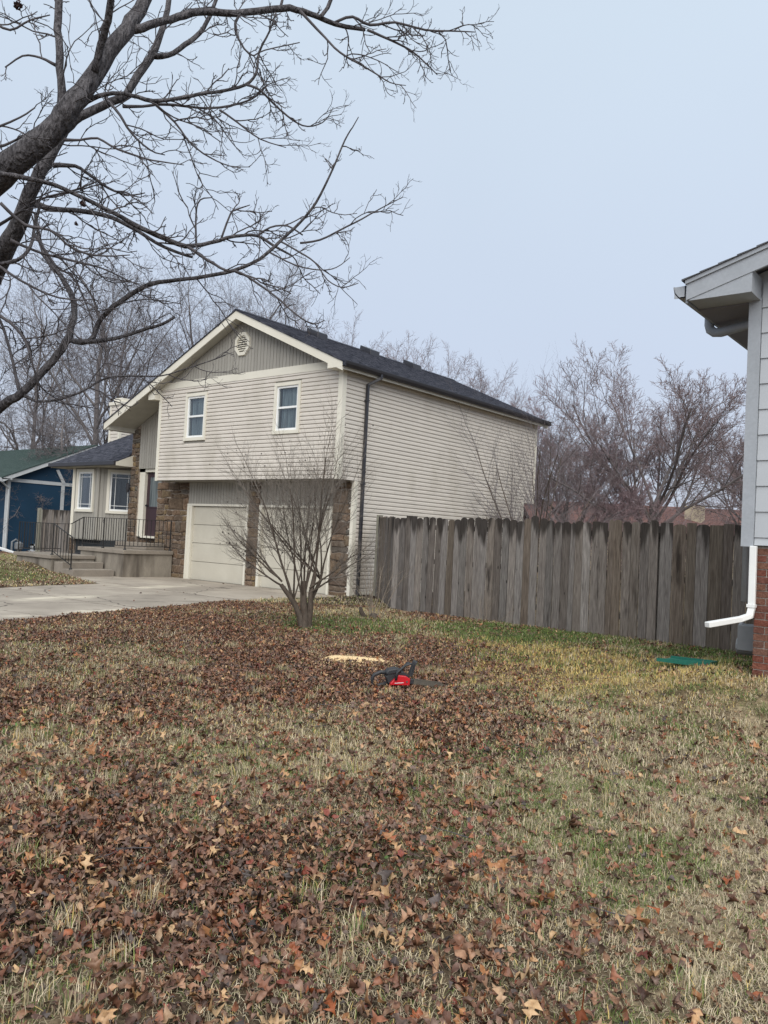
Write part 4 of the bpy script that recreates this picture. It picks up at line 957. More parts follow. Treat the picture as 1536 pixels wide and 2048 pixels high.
m = MB(); m.prism([a0 + nn_ * 4 + d_ * .4, a0 - nn_ * 4 + d_ * .4, a0 - nn_ * 4 + d_ * .4 + Vector((0, 0, zr - 1.6)), a0 + nn_ * 4 + d_ * .4 + Vector((0, 0, zr - 1.6))], (b0 - a0) * .97); m.build('wall', M['beige_block'], fh)
pc = at(1390, 1012, 44); m = MB(); m.box(pc.x - .45, pc.y - .3, 0, pc.x + .45, pc.y + .3, pc.z); m.build('chimney', M['beige_block'], fh)

# ------------------------------------------------------------------ trees
def grow(out, p, d, L, r0, lvl, P, rg):
    n = P['n'][lvl]; pts = [p.copy()]; rad = [r0]; dirs = [d.copy()]
    tip = P['tip'][lvl]; wig = P['wig'][lvl]; up = P['up'][lvl]; q = p.copy(); dd = d.copy()
    for i in range(n):
        dd = dd + Vector((rg.gauss(0, wig), rg.gauss(0, wig), rg.gauss(0, wig) + up)); dd.normalize()
        q = q + dd * (L / n); pts.append(q.copy()); rad.append(r0 * (1 + (tip - 1) * (i + 1) / n)); dirs.append(dd.copy())
    out.append((pts, rad, lvl))
    if lvl + 1 >= len(P['n']): return
    rmin = P.get('rmin', 0)
    kmin, kmax = P['kids'][lvl]; k = rg.randint(kmin, kmax); t0 = P['t0'][lvl]
    phi = rg.uniform(0, 6.28)
    for j in range(k):
        t = t0 + (1 - t0) * (j + rg.random() * .8) / k; t = min(t, .999); f = t * n; i = min(int(f), n - 1); f -= i
        b = pts[i].lerp(pts[i + 1], f); ax = dirs[i + 1]; ang = radians(P['ang'][lvl] * rg.uniform(.65, 1.3)); phi += 2.4 + rg.uniform(-.5, .5)
        u = ax.cross(Vector((.3, .1, .9))); u = u.normalized() if u.length > 1e-3 else Vector((1, 0, 0)); v = ax.cross(u)
        nd = (ax * cos(ang) + (u * cos(phi) + v * sin(phi)) * sin(ang)).normalized()
        rr_ = rad[i] * (1 - f) + rad[i + 1] * f
        grow(out, b, nd, L * P['len'][lvl] * rg.uniform(.7, 1.2) * (1.15 - .45 * t), max(min(rr_ * .85, rr_ * P['rr'][lvl]), rmin), lvl + 1, P, rg)
    if P.get('cont', True):
        grow(out, pts[-1], dirs[-1], L * P['len'][lvl] * .8, max(rad[-1] * .95, rmin), lvl + 1, P, rg)
def segs_mesh(chains, nside):
    """vectorised prisms for many thin chains -> V,F"""
    p0, p1, r0, r1 = [], [], [], []
    for pts, rad, _ in chains:
        for i in range(len(pts) - 1):
            p0.append(pts[i][:]); p1.append(pts[i + 1][:]); r0.append(rad[i]); r1.append(rad[i + 1])
    p0 = np.array(p0); p1 = np.array(p1); r0 = np.array(r0)[:, None]; r1 = np.array(r1)[:, None]
    t = p1 - p0; t /= np.linalg.norm(t, axis=1, keepdims=True) + 1e-9
    a = np.where(np.abs(t[:, 2:3]) < .9, np.array([[0, 0, 1.]]), np.array([[1., 0, 0]]))
    u = np.cross(t, a); u /= np.linalg.norm(u, axis=1, keepdims=True); v = np.cross(t, u); N = len(p0)
    V = np.zeros((N, 2 * nside, 3))
    for k in range(nside):
        an = 2 * pi * k / nside; o = u * cos(an) + v * sin(an); V[:, k] = p0 + o * r0; V[:, nside + k] = p1 + o * r1
    base = (np.arange(N) * 2 * nside)[:, None]; F = []
    for k in range(nside):
        k2 = (k + 1) % nside; F.append(base + np.array([[k, k2, nside + k2, nside + k]]))
    return V.reshape(-1, 3), np.concatenate(F, 0)
def tree(name, loc, P, seed, H, r0, mt, mtw, thick_lv=1, dir0=(0, 0, 1), nthin=3, target=None, wide=1.0):
    rg = random.Random(seed); root = empty(name, loc); out = []
    for st in range(P.get('stems', 1)):
        d = Vector(dir0) + Vector((rg.gauss(0, P.get('spread', 0)), rg.gauss(0, P.get('spread', 0)), 0)); d.normalize()
        grow(out, Vector(loc) + Vector((rg.gauss(0, .04), rg.gauss(0, .04), -.1)) * (1 if P.get('stems', 1) > 1 else .2), d, H, r0 * rg.uniform(.7, 1.0), 0, P, rg)
    if target:      # bring the finished tree to its height
        L0 = Vector(loc); hmax = sorted(q.z for c_ in out for q in c_[0])[int(-.003 * sum(len(c_[0]) for c_ in out)) - 1] - L0.z; k_ = target / hmax
        for c_ in out:
            for q in c_[0]:
                v_ = (q - L0) * k_; q.x, q.y, q.z = L0.x + v_.x * wide, L0.y + v_.y * wide, L0.z + v_.z
    m = MB()
    for pts, rad, lv in out:
        if lv <= thick_lv: m.tube(pts, rad, 8 if lv == 0 else 6, cap=False)
    m.build('trunk', mt, root, smooth=True)
    thin = [c_ for c_ in out if c_[2] > thick_lv]
    V, F = segs_mesh(thin, nthin)
    cr_ = np_mesh('crown', V, F, mtw, root)
    return root, out
def copy_tree(src, loc, rz, sc):
    c_ = src.copy(); COL.objects.link(c_); c_.location = loc; c_.rotation_euler = (0, 0, rz); c_.scale = (sc, sc, sc)
    WL[c_.name] = Vector(loc)
    for ch_ in src.children:
        k = ch_.copy(); COL.objects.link(k); k.parent = c_
    return c_
PB = dict(rmin=.0055, n=[7, 6, 5, 4, 4, 3], tip=[.45, .35, .35, .4, .4, .5], wig=[.06, .11, .14, .16, .18, .2], up=[.02, .05, .05, .04, .03, .02],
          kids=[(7, 9), (5, 7), (4, 6), (4, 5), (2, 4)], t0=[.28, .2, .15, .12, .12], ang=[36, 38, 40, 42, 42], len=[.66, .62, .58, .58, .65], rr=[.55, .55, .55, .6, .7])
def bg_label(k): return k
# tall trees behind the house at the left
G1 = 'tall bare trees behind the house'
loc = on_ground(185, 40); tA, _ = tree('bare_tree', loc, PB, 101, 8.0, .25, M['bark_far'], M['twig_far'], 2, target=15.5)
tag(tA, 'tall bare tree rising behind the chimney of the house', 'tree', G1)
loc = on_ground(330, 44); tB, _ = tree('bare_tree', loc, PB, 113, 8.6, .24, M['bark_far'], M['twig_far'], 2, target=16.8)
tag(tB, 'tall bare tree standing behind the left slope of the roof', 'tree', G1)
c_ = copy_tree(tA, on_ground(470, 47), 2.1, 1.08); tag(c_, 'tall bare tree whose crown shows just left of the roof peak', 'tree', G1)
c_ = copy_tree(tB, on_ground(60, 47), 1.2, .96); tag(c_, 'tall bare tree behind the ridge of the green roof', 'tree', G1)
c_ = copy_tree(tB, on_ground(250, 60), 3.4, 1.2); tag(c_, 'farthest tall bare tree, seen between two nearer trunks left of the gable', 'tree', G1)
P2 = dict(PB); P2.update(wig=[.08, .2, .26, .3, .3, .3], ang=[55, 50, 50, 50, 50], up=[0, .02, 0, 0, 0, 0], t0=[.35, .2, .15, .12, .12])
loc = on_ground(120, 36); tC, _ = tree('bare_tree', loc, P2, 131, 3.6, .20, M['bark_far'], M['twig_far'], 2, target=7.2, wide=1.15)
tag(tC, 'low bare tree with tangled crown behind the blue house and the bay', 'tree', G1)
c_ = copy_tree(tC, on_ground(20, 44), 2.0, 1.15); tag(c_, 'low tangled bare tree at the far left above the green roof', 'tree', G1)
# brooms behind the long roof
G2 = 'distant bare trees beyond the long roof'
P3 = dict(PB); P3.update(rmin=.009, ang=[30, 30, 32, 34, 36], up=[.03, .08, .08, .06, .04, .02], kids=[(7, 9), (5, 7), (4, 6), (4, 5), (3, 4)])
loc = on_ground(700, 62); tD, _ = tree('bare_tree', loc, P3, 141, 9.6, .22, M['bark_far'], M['twig_mauve'], 2, target=18.0)
tag(tD, 'bare tree top showing above the ridge beside the first roof vent', 'tree', G2)
for px_, d_2, rz_, sc_, lb in ((600, 66, 1., 1.12, 'thin bare tree top right of the roof peak'), (795, 64, 2.2, .96, 'bare tree top between the second and third roof vents'),
                               (868, 63, 3.1, .91, 'bare tree top above the third roof vent'), (935, 60, 4.0, .80, 'bare tree top above the sloping end of the ridge'), (985, 62, 5.2, .70, 'lowest bare tree top at the far end of the roof')):
    c_ = copy_tree(tD, on_ground(px_, d_2), rz_, sc_); tag(c_, lb, 'tree', G2)
# big spreading tree at the right, behind the fence
P4 = dict(rmin=.0068, cont=False, n=[5, 7, 6, 5, 4, 3], tip=[.8, .4, .35, .4, .4, .5], wig=[.05, .10, .13, .15, .16, .18], up=[.0, .03, .05, .05, .05, .04],
          kids=[(6, 7), (8, 9), (7, 8), (6, 7), (3, 5)], t0=[.5, .25, .2, .15, .1], ang=[40, 34, 34, 34, 34], len=[1.9, .50, .50, .50, .55], rr=[.5, .5, .5, .55, .7], stems=2, spread=.15)
G3 = 'bare trees behind the fence'
loc = on_ground(1290, 30); tE, _ = tree('bare_tree', loc, P4, 152, 2.2, .17, M['bark_far'], M['twig_mauve'], 2, target=9.4)
tag(tE, 'largest bare tree behind the fence with a wide mauve crown', 'tree', G3)
c_ = copy_tree(tE, on_ground(1530, 34), 2.5, .92); tag(c_, 'bare mauve tree partly hidden by the grey eave at right', 'tree', G3)
loc = on_ground(1130, 31); tF, _ = tree('bare_tree', loc, P4, 167, 2.0, .12, M['bark_far'], M['twig_pink'], 2, target=7.0)
tag(tF, 'pinkish budding tree beside the rear corner of the house', 'tree', G3)
P5 = dict(n=[6, 5, 4, 3], tip=[.35, .35, .4, .5], wig=[.06, .10, .12, .14], up=[.02, .03, .03, .02], kids=[(9, 12), (5, 8), (3, 4)], t0=[.2, .12, .1], ang=[30, 34, 36], len=[.5, .5, .5], rr=[.55, .6, .7], stems=9, spread=.42)
loc = on_ground(1075, 22); tG, _ = tree('bare_shrub', loc, P5, 173, 3.6, .030, M['shrub_bark'], M['twig_far'], 0, target=6.0)
tag(tG, 'tall shrub with long upright shoots at the rear house corner', 'shrub')
P6 = dict(P5); P6.update(wig=[.14, .22, .25, .25], stems=6, spread=.6, up=[-.02, 0, 0, 0])
G4 = 'tangled brush behind the fence'
loc = on_ground(1215, 24); tH, _ = tree('bare_shrub', loc, P6, 179, 1.7, .03, M['shrub_bark'], M['twig_mauve'], 0, target=3.3, wide=1.3); tag(tH, 'tangled brush showing over the middle of the fence', 'shrub', G4)
for px_, dd_, rz_, sc_, lb in ((1310, 25, 1.7, 1.15, 'tangled brush under the largest bare tree'), (1430, 24, 3.0, 1.05, 'tangled brush over the right end of the fence'), (1130, 26, 4.4, .8, 'tangled brush in front of the red brown roof, left end')):
    c_ = copy_tree(tH, on_ground(px_, dd_), rz_, sc_); tag(c_, lb, 'shrub', G4)

# multi-stem ornamental tree on the lawn
TL = Vector((4.27, -5.20, float(ground_z(4.27, -5.2)) - .03))
small = empty('ornamental_tree', TL); tag(small, 'small multi-stemmed bare tree in front of the garage doors', 'tree')
rg = random.Random(5); out = []
P7 = dict(n=[6, 5, 5, 4], tip=[.4, .45, .5, .6], wig=[.06, .09, .13, .16], up=[.04, .05, .05, .04], kids=[(7, 8), (6, 7), (3, 5)], t0=[.25, .2, .15], ang=[28, 32, 38], len=[.55, .52, .5], rr=[.5, .55, .65])
camr = Vector((_r.x, _r.y, 0)).normalized(); camf = Vector((_f.x, _f.y, 0)).normalized()
def SP(a, f_, z_): return TL + camr * a + camf * f_ + Vector((0, 0, z_))
trunks = [([(.0, 0, 0), (.0, 0, .18), (-.03, .02, .42), (-.05, .03, .72)], [.078, .062, .052, .042]),
          ([(.06, .02, 0), (.075, .02, .3), (.07, .03, .55), (.12, .04, .85)], [.050, .044, .038, .032]),
          ([(-.02, -.03, .0), (-.07, -.05, .22), (-.17, -.06, .42), (-.36, -.10, .66)], [.050, .045, .040, .030]),
          ([(.02, .05, .30), (.10, .10, .50), (.20, .14, .75)], [.036, .030, .024])]
tm = MB()
for pts, rad in trunks: tm.tube([SP(*q) for q in pts], rad, 9, cap=False)
starts = []
for k in range(17):
    src = trunks[k % 4]; base = SP(*src[0][-1 if k % 2 else -2]); rb = .019 if k % 3 != 2 else .016
    az = (k / 17) * 2 * pi + rg.uniform(-.2, .2); tilt = radians(rg.choice([8, 16, 24, 33, 42]))
    lat = cos(az)
    d = (camr * (lat - .42) * sin(tilt) + camf * sin(az) * sin(tilt) * .8 + Vector((0, 0, cos(tilt)))).normalized()
    grow(out, base, d, rg.uniform(1.3, 1.75), rb * rg.uniform(.7, 1), 0, P7, rg)
for q, d in (((-.40, -.1, .76), (-1, -.1, .35)), ((-.30, -.05, .62), (-1, .1, .15)), ((.05, 0, .62), (1, -.1, .42)), ((.04, 0, .55), (.8, .2, .25)), ((-.35, -.05, .7), (-.9, -.2, .6))):
    dv = (camr * d[0] + camf * d[1] + Vector((0, 0, d[2] + .25))).normalized(); grow(out, SP(*q), dv, .85, .016, 0, P7, rg)
for pts, rad, lv in out:
    if lv <= 0: tm.tube(pts, rad, 7, cap=False)
tm.build('trunk', M['shrub_bark'], small, smooth=True)
V, F = segs_mesh([c_ for c_ in out if c_[2] > 0], 4); np_mesh('crown', V, F, M['shrub_twig'], small)
bm_ = MB()
tips = [c_[0][-1] for c_ in out if c_[2] == 3]; rg.shuffle(tips)
for q in tips[:150]:
    q = q + Vector((0, 0, -.004)); s_ = rg.uniform(.006, .013); bm_.tube([q + Vector((0, 0, s_)), q, q - Vector((0, 0, s_))], [s_ * .3, s_, s_ * .3], 5)
fr = bm_.build('dried_fruit', M['bud'], small); fr['kind'] = 'stuff'

# suckers growing from a cut stump by the fence corner
P8 = dict(n=[6, 5, 4], tip=[.35, .4, .5], wig=[.09, .13, .16], up=[.05, .06, .04], kids=[(4, 6), (2, 4)], t0=[.25, .2], ang=[28, 34], len=[.5, .5], rr=[.6, .7], stems=9, spread=.38)
sl = Vector((3.85, -3.1, float(ground_z(3.85, -3.1)))); sk, _ = tree('stump_shoots', sl, P8, 201, .95, .011, M['pale_stem'], M['pale_stem'], 0); tag(sk, 'pale thin shoots sprouting from a cut stump near fence corner', 'shrub')
m = MB(); m.tube([sl + Vector((0, 0, -.05)), sl + Vector((0, 0, .03)), sl + Vector((.01, 0, .08))], [.12, .08, .06], 9); m.tube([sl + Vector((-.12, -.06, -.03)), sl + Vector((-.2, -.1, .10)), sl + Vector((-.22, -.1, .18))], [.05, .04, .03], 7); m.build('stump', M['shrub_bark'], sk)
P9 = dict(P8); P9.update(stems=6, spread=.7)
q = Vector((5.15, -1.62, float(ground_z(5.15, -1.6)))); s2, _ = tree('dry_weed', q, P9, 205, .55, .006, M['pale_stem'], M['pale_stem'], 0); tag(s2, 'dry branching weed against the fence, left of its middle', 'plant')

# ------------------------------------------------------------------ the foreground tree (trunk outside the frame at left)
big = empty('foreground_tree', on_ground(-420, 6.4, -.03)); tag(big, 'large bare shade tree whose grey limbs reach in from the left', 'tree')
def limb(pts, n=3):
    """pts: (px,py,width_px,distance); smooth spline through them"""
    P = [at(a, b, d) for a, b, w_, d in pts]; R = [w_ / 2 / FPX * d for a, b, w_, d in pts]
    o, rr_ = [], []
    for i in range(len(P) - 1):
        p0 = P[max(i - 1, 0)]; p1 = P[i]; p2 = P[i + 1]; p3 = P[min(i + 2, len(P) - 1)]
        for k in range(n):
            t = k / n; o.append(.5 * ((2 * p1) + (p2 - p0) * t + (2 * p0 - 5 * p1 + 4 * p2 - p3) * t * t + (-p0 + 3 * p1 - 3 * p2 + p3) * t ** 3)); rr_.append(R[i] * (1 - t) + R[i + 1] * t)
    o.append(P[-1]); rr_.append(R[-1]); return o, rr_
base = Vector(big.location)
LIMBS = [
 # (points, twig density per metre, from fraction)
 ([(-420, 1500, 132.0, 6.4), (-400, 1100, 114.8, 6.4), (-330, 800, 103.3, 6.3), (-230, 600, 86.1, 6.0), (-100, 430, 67.7, 5.7), (0, 350, 56.3, 5.5), (60, 300, 50.5, 5.4), (115, 248, 44.8, 5.4), (150, 200, 40.2, 5.4), (190, 148, 34.4, 5.5), (232, 85, 31.0, 5.6), (262, 48, 28.7, 5.7), (290, 0, 25.3, 5.8), (330, -90, 19.5, 6.0)], 3, .45),
 ([(125, 225, 19.5, 5.4), (122, 160, 15.5, 5.4), (118, 90, 14.9, 5.5), (116, 40, 14.9, 5.6), (120, -60, 14.8, 5.8)], 5, .05),
 ([(190, 145, 14.9, 5.45), (202, 90, 15.1, 5.4), (215, 40, 15.1, 5.3), (228, -30, 12.8, 5.2)], 4, .1),
 ([(255, 62, 20.7, 5.7), (285, 55, 16.2, 5.7), (330, 42, 14.1, 5.8), (370, 30, 14.8, 5.9), (410, 23, 14.1, 6.0), (470, 27, 12.8, 6.1), (530, 20, 12.8, 6.2), (580, 17, 12.8, 6.3), (620, 27, 10.6, 6.4), (670, 48, 9.1, 6.5), (730, 60, 7.5, 6.6)], 9, .25),
 ([(640, 36, 9.1, 6.4), (655, 15, 8.3, 6.45), (675, -30, 7.2, 6.5)], 8, .2),
 ([(670, 45, 5.4, 6.5), (705, 34, 5.4, 6.5), (740, 50, 5.4, 6.6), (790, 45, 4.5, 6.6), (850, 60, 4.0, 6.6), (900, 62, 3.1, 6.6), (950, 64, 1.8, 6.6)], 16, .1),
 ([(735, 60, 5.4, 6.6), (780, 80, 4.5, 6.6), (820, 100, 3.6, 6.7), (850, 125, 2.7, 6.7), (875, 150, 1.8, 6.7)], 16, .1),
 ([(600, 22, 6.3, 6.3), (650, 75, 4.5, 6.3), (680, 105, 4.0, 6.2), (740, 140, 3.1, 6.2), (780, 165, 2.2, 6.2), (812, 171, 1.4, 6.2)], 12, .2),
 ([(-200, 900, 51.7, 7.0), (-60, 640, 43.6, 6.6), (5, 510, 37.9, 6.2), (40, 440, 32.1, 6.1), (72, 360, 26.4, 6.0), (100, 310, 23.0, 6.0), (130, 260, 19.5, 6.1), (160, 232, 17.2, 6.1), (205, 212, 16.1, 6.2), (250, 190, 14.9, 6.2), (275, 152, 16.2, 6.3), (305, 110, 15.1, 6.4), (322, 65, 12.1, 6.5), (335, 20, 10.6, 6.6), (345, -40, 9.9, 6.8)], 3, .35),
 ([(308, 112, 13.6, 6.4), (335, 112, 9.8, 6.4), (370, 90, 9.9, 6.5), (400, 65, 9.1, 6.6), (420, 30, 8.3, 6.7), (440, -20, 7.2, 6.8)], 6, .1),
 ([(160, 215, 12.1, 5.5), (185, 197, 10.6, 5.5), (225, 187, 9.1, 5.5), (262, 190, 8.3, 5.6), (305, 202, 9.1, 5.7), (350, 198, 8.3, 5.8), (400, 188, 7.5, 5.9), (445, 182, 7.2, 6.0), (490, 170, 6.3, 6.1), (512, 148, 5.4, 6.1), (518, 105, 4.5, 6.2), (540, 60, 3.6, 6.2), (552, 25, 2.7, 6.2)], 11, .2),
 ([(495, 170, 5.4, 6.1), (520, 180, 4.5, 6.1), (550, 210, 4.0, 6.2), (585, 240, 3.6, 6.2), (615, 253, 2.7, 6.2), (645, 245, 2.2, 6.2), (660, 228, 1.4, 6.2)], 14, .1),
 ([(245, 213, 7.5, 6.2), (285, 213, 5.4, 6.2), (330, 208, 5.4, 6.2), (390, 215, 4.5, 6.2), (440, 215, 4.5, 6.3), (500, 200, 3.6, 6.3), (530, 175, 2.7, 6.3)], 12, .1),
 ([(310, 208, 6.3, 5.8), (350, 245, 4.5, 5.8), (380, 285, 3.8, 5.8), (420, 315, 3.1, 5.8), (460, 332, 2.2, 5.8), (500, 334, 1.4, 5.8)], 14, .1),
 ([(440, 220, 4.5, 6.1), (475, 245, 3.6, 6.1), (520, 278, 2.7, 6.1), (572, 295, 1.6, 6.1)], 14, .1),
 ([(128, 280, 7.2, 5.4), (160, 280, 4.5, 5.4), (195, 277, 4.5, 5.4), (235, 298, 4.5, 5.4), (290, 317, 3.6, 5.4), (335, 325, 2.7, 5.4), (368, 330, 1.6, 5.4)], 10, .1),
 ([(0, 348, 10.6, 5.3), (50, 356, 9.9, 5.3), (110, 370, 8.3, 5.4), (165, 395, 8.3, 5.5), (225, 425, 8.3, 5.6), (280, 455, 9.9, 5.7), (330, 478, 9.9, 5.8), (372, 492, 9.9, 5.9), (420, 486, 8.3, 6.0), (470, 472, 7.2, 6.0), (515, 472, 6.3, 6.1), (545, 490, 5.4, 6.1), (585, 512, 3.6, 6.1)], 11, .2),
 ([(70, 408, 15.1, 6.0), (110, 418, 9.8, 6.0), (170, 423, 9.9, 6.0), (225, 436, 9.1, 5.9), (275, 462, 8.3, 5.9), (330, 495, 7.2, 5.9), (385, 515, 5.4, 5.9)], 12, .15),
 ([(105, 330, 10.6, 5.8), (150, 332, 7.2, 5.8), (180, 350, 6.3, 5.8), (215, 375, 5.4, 5.8), (255, 390, 3.6, 5.8), (290, 386, 2.0, 5.8)], 14, .1),
 ([(372, 492, 7.2, 5.9), (415, 520, 6.3, 5.9), (450, 540, 5.4, 5.9), (480, 545, 5.4, 5.9), (520, 570, 4.5, 5.9), (560, 600, 4.0, 5.9), (590, 627, 3.6, 5.9), (625, 648, 2.7, 5.9), (650, 640, 1.6, 5.9)], 9, .1),
 ([(440, 484, 4.5, 6.0), (460, 430, 3.6, 6.0), (470, 420, 3.6, 6.0), (500, 410, 1.8, 6.0)], 14, .0),
 ([(392, 492, 4.5, 6.0), (392, 430, 3.6, 6.0), (400, 400, 3.1, 6.0), (425, 395, 1.8, 6.0)], 12, .2),
 ([(515, 472, 4.5, 6.1), (540, 455, 3.6, 6.1), (575, 452, 3.6, 6.1), (605, 470, 3.2, 6.1)], 12, .1),
 ([(-260, 1050, 40.2, 7.2), (-120, 920, 26.4, 6.8), (0, 815, 18.4, 6.5), (45, 785, 16.6, 6.4), (85, 745, 14.9, 6.4), (115, 710, 15.5, 6.4), (138, 672, 14.4, 6.4), (150, 620, 11.3, 6.5), (140, 585, 11.3, 6.6), (120, 550, 9.8, 6.7), (98, 525, 9.1, 6.8), (82, 490, 7.5, 6.9), (70, 430, 6.3, 7.0)], 4, .4),
 ([(135, 678, 12.1, 6.4), (178, 683, 11.3, 6.3), (200, 640, 9.8, 6.3), (225, 615, 9.9, 6.2), (260, 590, 9.9, 6.2), (300, 568, 9.1, 6.1), (355, 560, 7.5, 6.1), (410, 553, 7.5, 6.0), (470, 540, 7.2, 6.0), (520, 518, 6.8, 6.0), (562, 480, 6.3, 6.0), (600, 445, 5.4, 6.0), (632, 405, 5.0, 6.0), (660, 350, 4.0, 6.0), (690, 280, 3.2, 6.0), (705, 255, 2.3, 6.0), (717, 234, 1.8, 6.0)], 5, .15),
 ([(600, 486, 4.5, 6.0), (640, 480, 4.0, 6.0), (680, 460, 3.6, 6.0), (725, 437, 3.1, 6.0), (765, 415, 2.3, 6.0), (806, 394, 1.6, 6.0)], 7, .15),
 ([(560, 482, 4.0, 6.0), (600, 505, 3.6, 6.0), (630, 525, 3.2, 6.0), (655, 560, 2.7, 6.0), (685, 575, 2.3, 6.0), (717, 566, 1.6, 6.0)], 8, .1),
 ([(540, 505, 3.6, 6.0), (590, 530, 3.1, 6.0), (640, 540, 2.5, 6.0), (672, 535, 2.0, 6.0), (700, 515, 1.4, 6.0)], 8, .1),
 ([(175, 684, 9.9, 6.3), (235, 676, 7.2, 6.2), (280, 662, 6.8, 6.2), (325, 648, 5.9, 6.1), (350, 633, 5.4, 6.1)], 6, .2),
 ([(50, 792, 8.3, 6.4), (75, 803, 5.4, 6.3), (110, 800, 5.4, 6.3), (160, 785, 4.5, 6.2), (210, 757, 4.1, 6.2), (260, 752, 3.4, 6.1), (320, 752, 2.7, 6.1), (370, 738, 2.3, 6.0), (420, 722, 2.0, 6.0), (452, 710, 1.4, 6.0)], 6, .1),
 ([(0, 405, 7.2, 5.2), (50, 450, 7.2, 5.3), (100, 460, 5.4, 5.3), (150, 500, 4.5, 5.4), (210, 512, 3.6, 5.4), (260, 510, 2.2, 5.4)], 14, .1),
 ([(-20, 530, 9.9, 5.6), (35, 520, 7.5, 5.6), (62, 490, 6.3, 5.6), (70, 450, 6.3, 5.7), (80, 410, 5.4, 5.7)], 10, .1),
 ([(-20, 520, 7.2, 5.4), (40, 560, 5.4, 5.4), (100, 590, 4.5, 5.5), (150, 600, 3.1, 5.5), (190, 598, 1.8, 5.5)], 12, .1),
 ([(-20, 620, 7.5, 5.6), (20, 645, 7.2, 5.6), (50, 680, 5.4, 5.6), (66, 730, 4.5, 5.6), (80, 780, 2.7, 5.7)], 13, .1),
 ([(20, 480, 7.2, 5.6), (80, 505, 5.4, 5.7), (140, 520, 5.4, 5.8), (200, 535, 3.6, 5.9), (255, 560, 2.7, 6.0), (290, 575, 1.8, 6.0)], 13, .1),
 ([(70, 470, 6.3, 6.0), (110, 530, 5.4, 6.0), (150, 560, 3.6, 6.0), (185, 640, 2.7, 6.0)], 12, .1),
 ([(-20, 40, 6.3, 5.0), (20, 60, 4.5, 5.0), (60, 40, 3.6, 5.0), (100, 30, 2.2, 5.0)], 12, .1),
 ([(-20, 260, 5.4, 4.9), (40, 235, 3.6, 4.9), (70, 215, 2.7, 4.9)], 12, .0),
 ([(-20, 460, 7.5, 5.8), (30, 430, 5.4, 5.8), (75, 400, 4.5, 5.8), (150, 380, 3.6, 5.8), (200, 360, 2.2, 5.8)], 13, .1),
 ([(110, 130, 7.2, 5.5), (80, 115, 4.5, 5.5), (45, 112, 3.6, 5.5), (10, 135, 2.7, 5.5)], 10, .1),
 ([(40, 790, 7.2, 6.4), (20, 700, 5.4, 6.5), (0, 640, 5.4, 6.6), (-30, 600, 4.5, 6.7)], 8, .1),
 ([(210, 195, 7.2, 6.2), (240, 230, 5.4, 6.0), (262, 265, 4.5, 6.0), (300, 300, 3.6, 6.0), (330, 310, 2.2, 6.0)], 12, .1),
 ([(560, 18, 6.3, 6.3), (570, -20, 5.4, 6.3)], 6, 0), ([(480, 26, 6.3, 6.1), (470, 60, 4.5, 6.1), (500, 110, 3.6, 6.1), (530, 100, 2.7, 6.1), (600, 85, 2.2, 6.1)], 12, .1),
 ([(-40, 300, 8.3, 5.9), (10, 290, 5.4, 5.9), (50, 270, 3.6, 5.9), (78, 250, 2.0, 5.9)], 12, .1),
]
rg = random.Random(77); tw = []
P10 = dict(n=[8, 5, 4], tip=[.55, .65, .75], wig=[.17, .24, .28], up=[-.01, .05, .06], kids=[(4, 6), (1, 3)], t0=[.2, .3], ang=[42, 46], len=[.45, .45], rr=[.8, .85], cont=False)
for pts, dens, f0 in LIMBS:
    P, R = limb(pts); m = MB(); m.tube([q + Vector((rg.gauss(0, 1), rg.gauss(0, 1), rg.gauss(0, 1))) * min(r_ * .10, .006) for q, r_ in zip(P, R)], R, 12 if R[0] > .03 else 6, cap=True)
    nm = 'trunk' if pts[0][2] > 110 else 'limb' if pts[0][2] > 20 else 'branch'
    m.build(nm, M['bark_near'] if R[0] > .016 else M['twig_near'], big, smooth=True)
    Ls = [0]
    for a, b in zip(P[:-1], P[1:]): Ls.append(Ls[-1] + (b - a).length)
    tot = Ls[-1]; n = int(tot * (1 - f0) * dens * .72)
    for k in range(n):
        s_ = tot * (f0 + (1 - f0) * (k + rg.random()) / max(n, 1)); i = max(j for j in range(len(Ls)) if Ls[j] <= s_); i = min(i, len(P) - 2); t = (s_ - Ls[i]) / (Ls[i + 1] - Ls[i] + 1e-6)
        q = P[i].lerp(P[i + 1], min(t, 1)); ax = (P[i + 1] - P[i]).normalized(); rad = R[i]
        away = camr * .35 + Vector((0, 0, -.12)); sd = Vector((rg.gauss(0, 1), rg.gauss(0, 1), rg.gauss(0, 1))); sd = (sd - ax * sd.dot(ax)).normalized()
        d = (ax * .75 + sd * .8 + away).normalized(); last = s_ / tot
        Lt = rg.uniform(.16, .62) * (1.1 - .45 * last) if rad < .03 else rg.uniform(.3, .8)
        grow(tw, q, d, Lt, min(rg.uniform(.0048, .0068), max(rad * .75, .0034)), 0, P10, rg)
V, F = segs_mesh(tw, 4); tg_ = np_mesh('twigs', V, F, M['twig_near'], big); tg_['kind'] = 'stuff'
for (a, b, s_, d) in ((35, 10, .026, 5.0), (165, 408, .022, 5.5), (152, 448, .014, 5.5)):
    c0 = at(a, b, d); m = MB()
    for k in range(26):
        dv = Vector((rg.gauss(0, 1), rg.gauss(0, 1), rg.gauss(0, 1))).normalized(); q = c0 + dv * s_ * rg.uniform(.2, 1); u = dv.cross(Vector((0, 0, 1))).normalized() * s_ * .6; v = dv.cross(u).normalized() * s_ * .5
        m.add([q - u, q + v, q + u, q - v + dv * s_ * .4], [(0, 1, 2), (0, 2, 3)])
    m.build('withered_leaves', M['leaves_clump'], big)

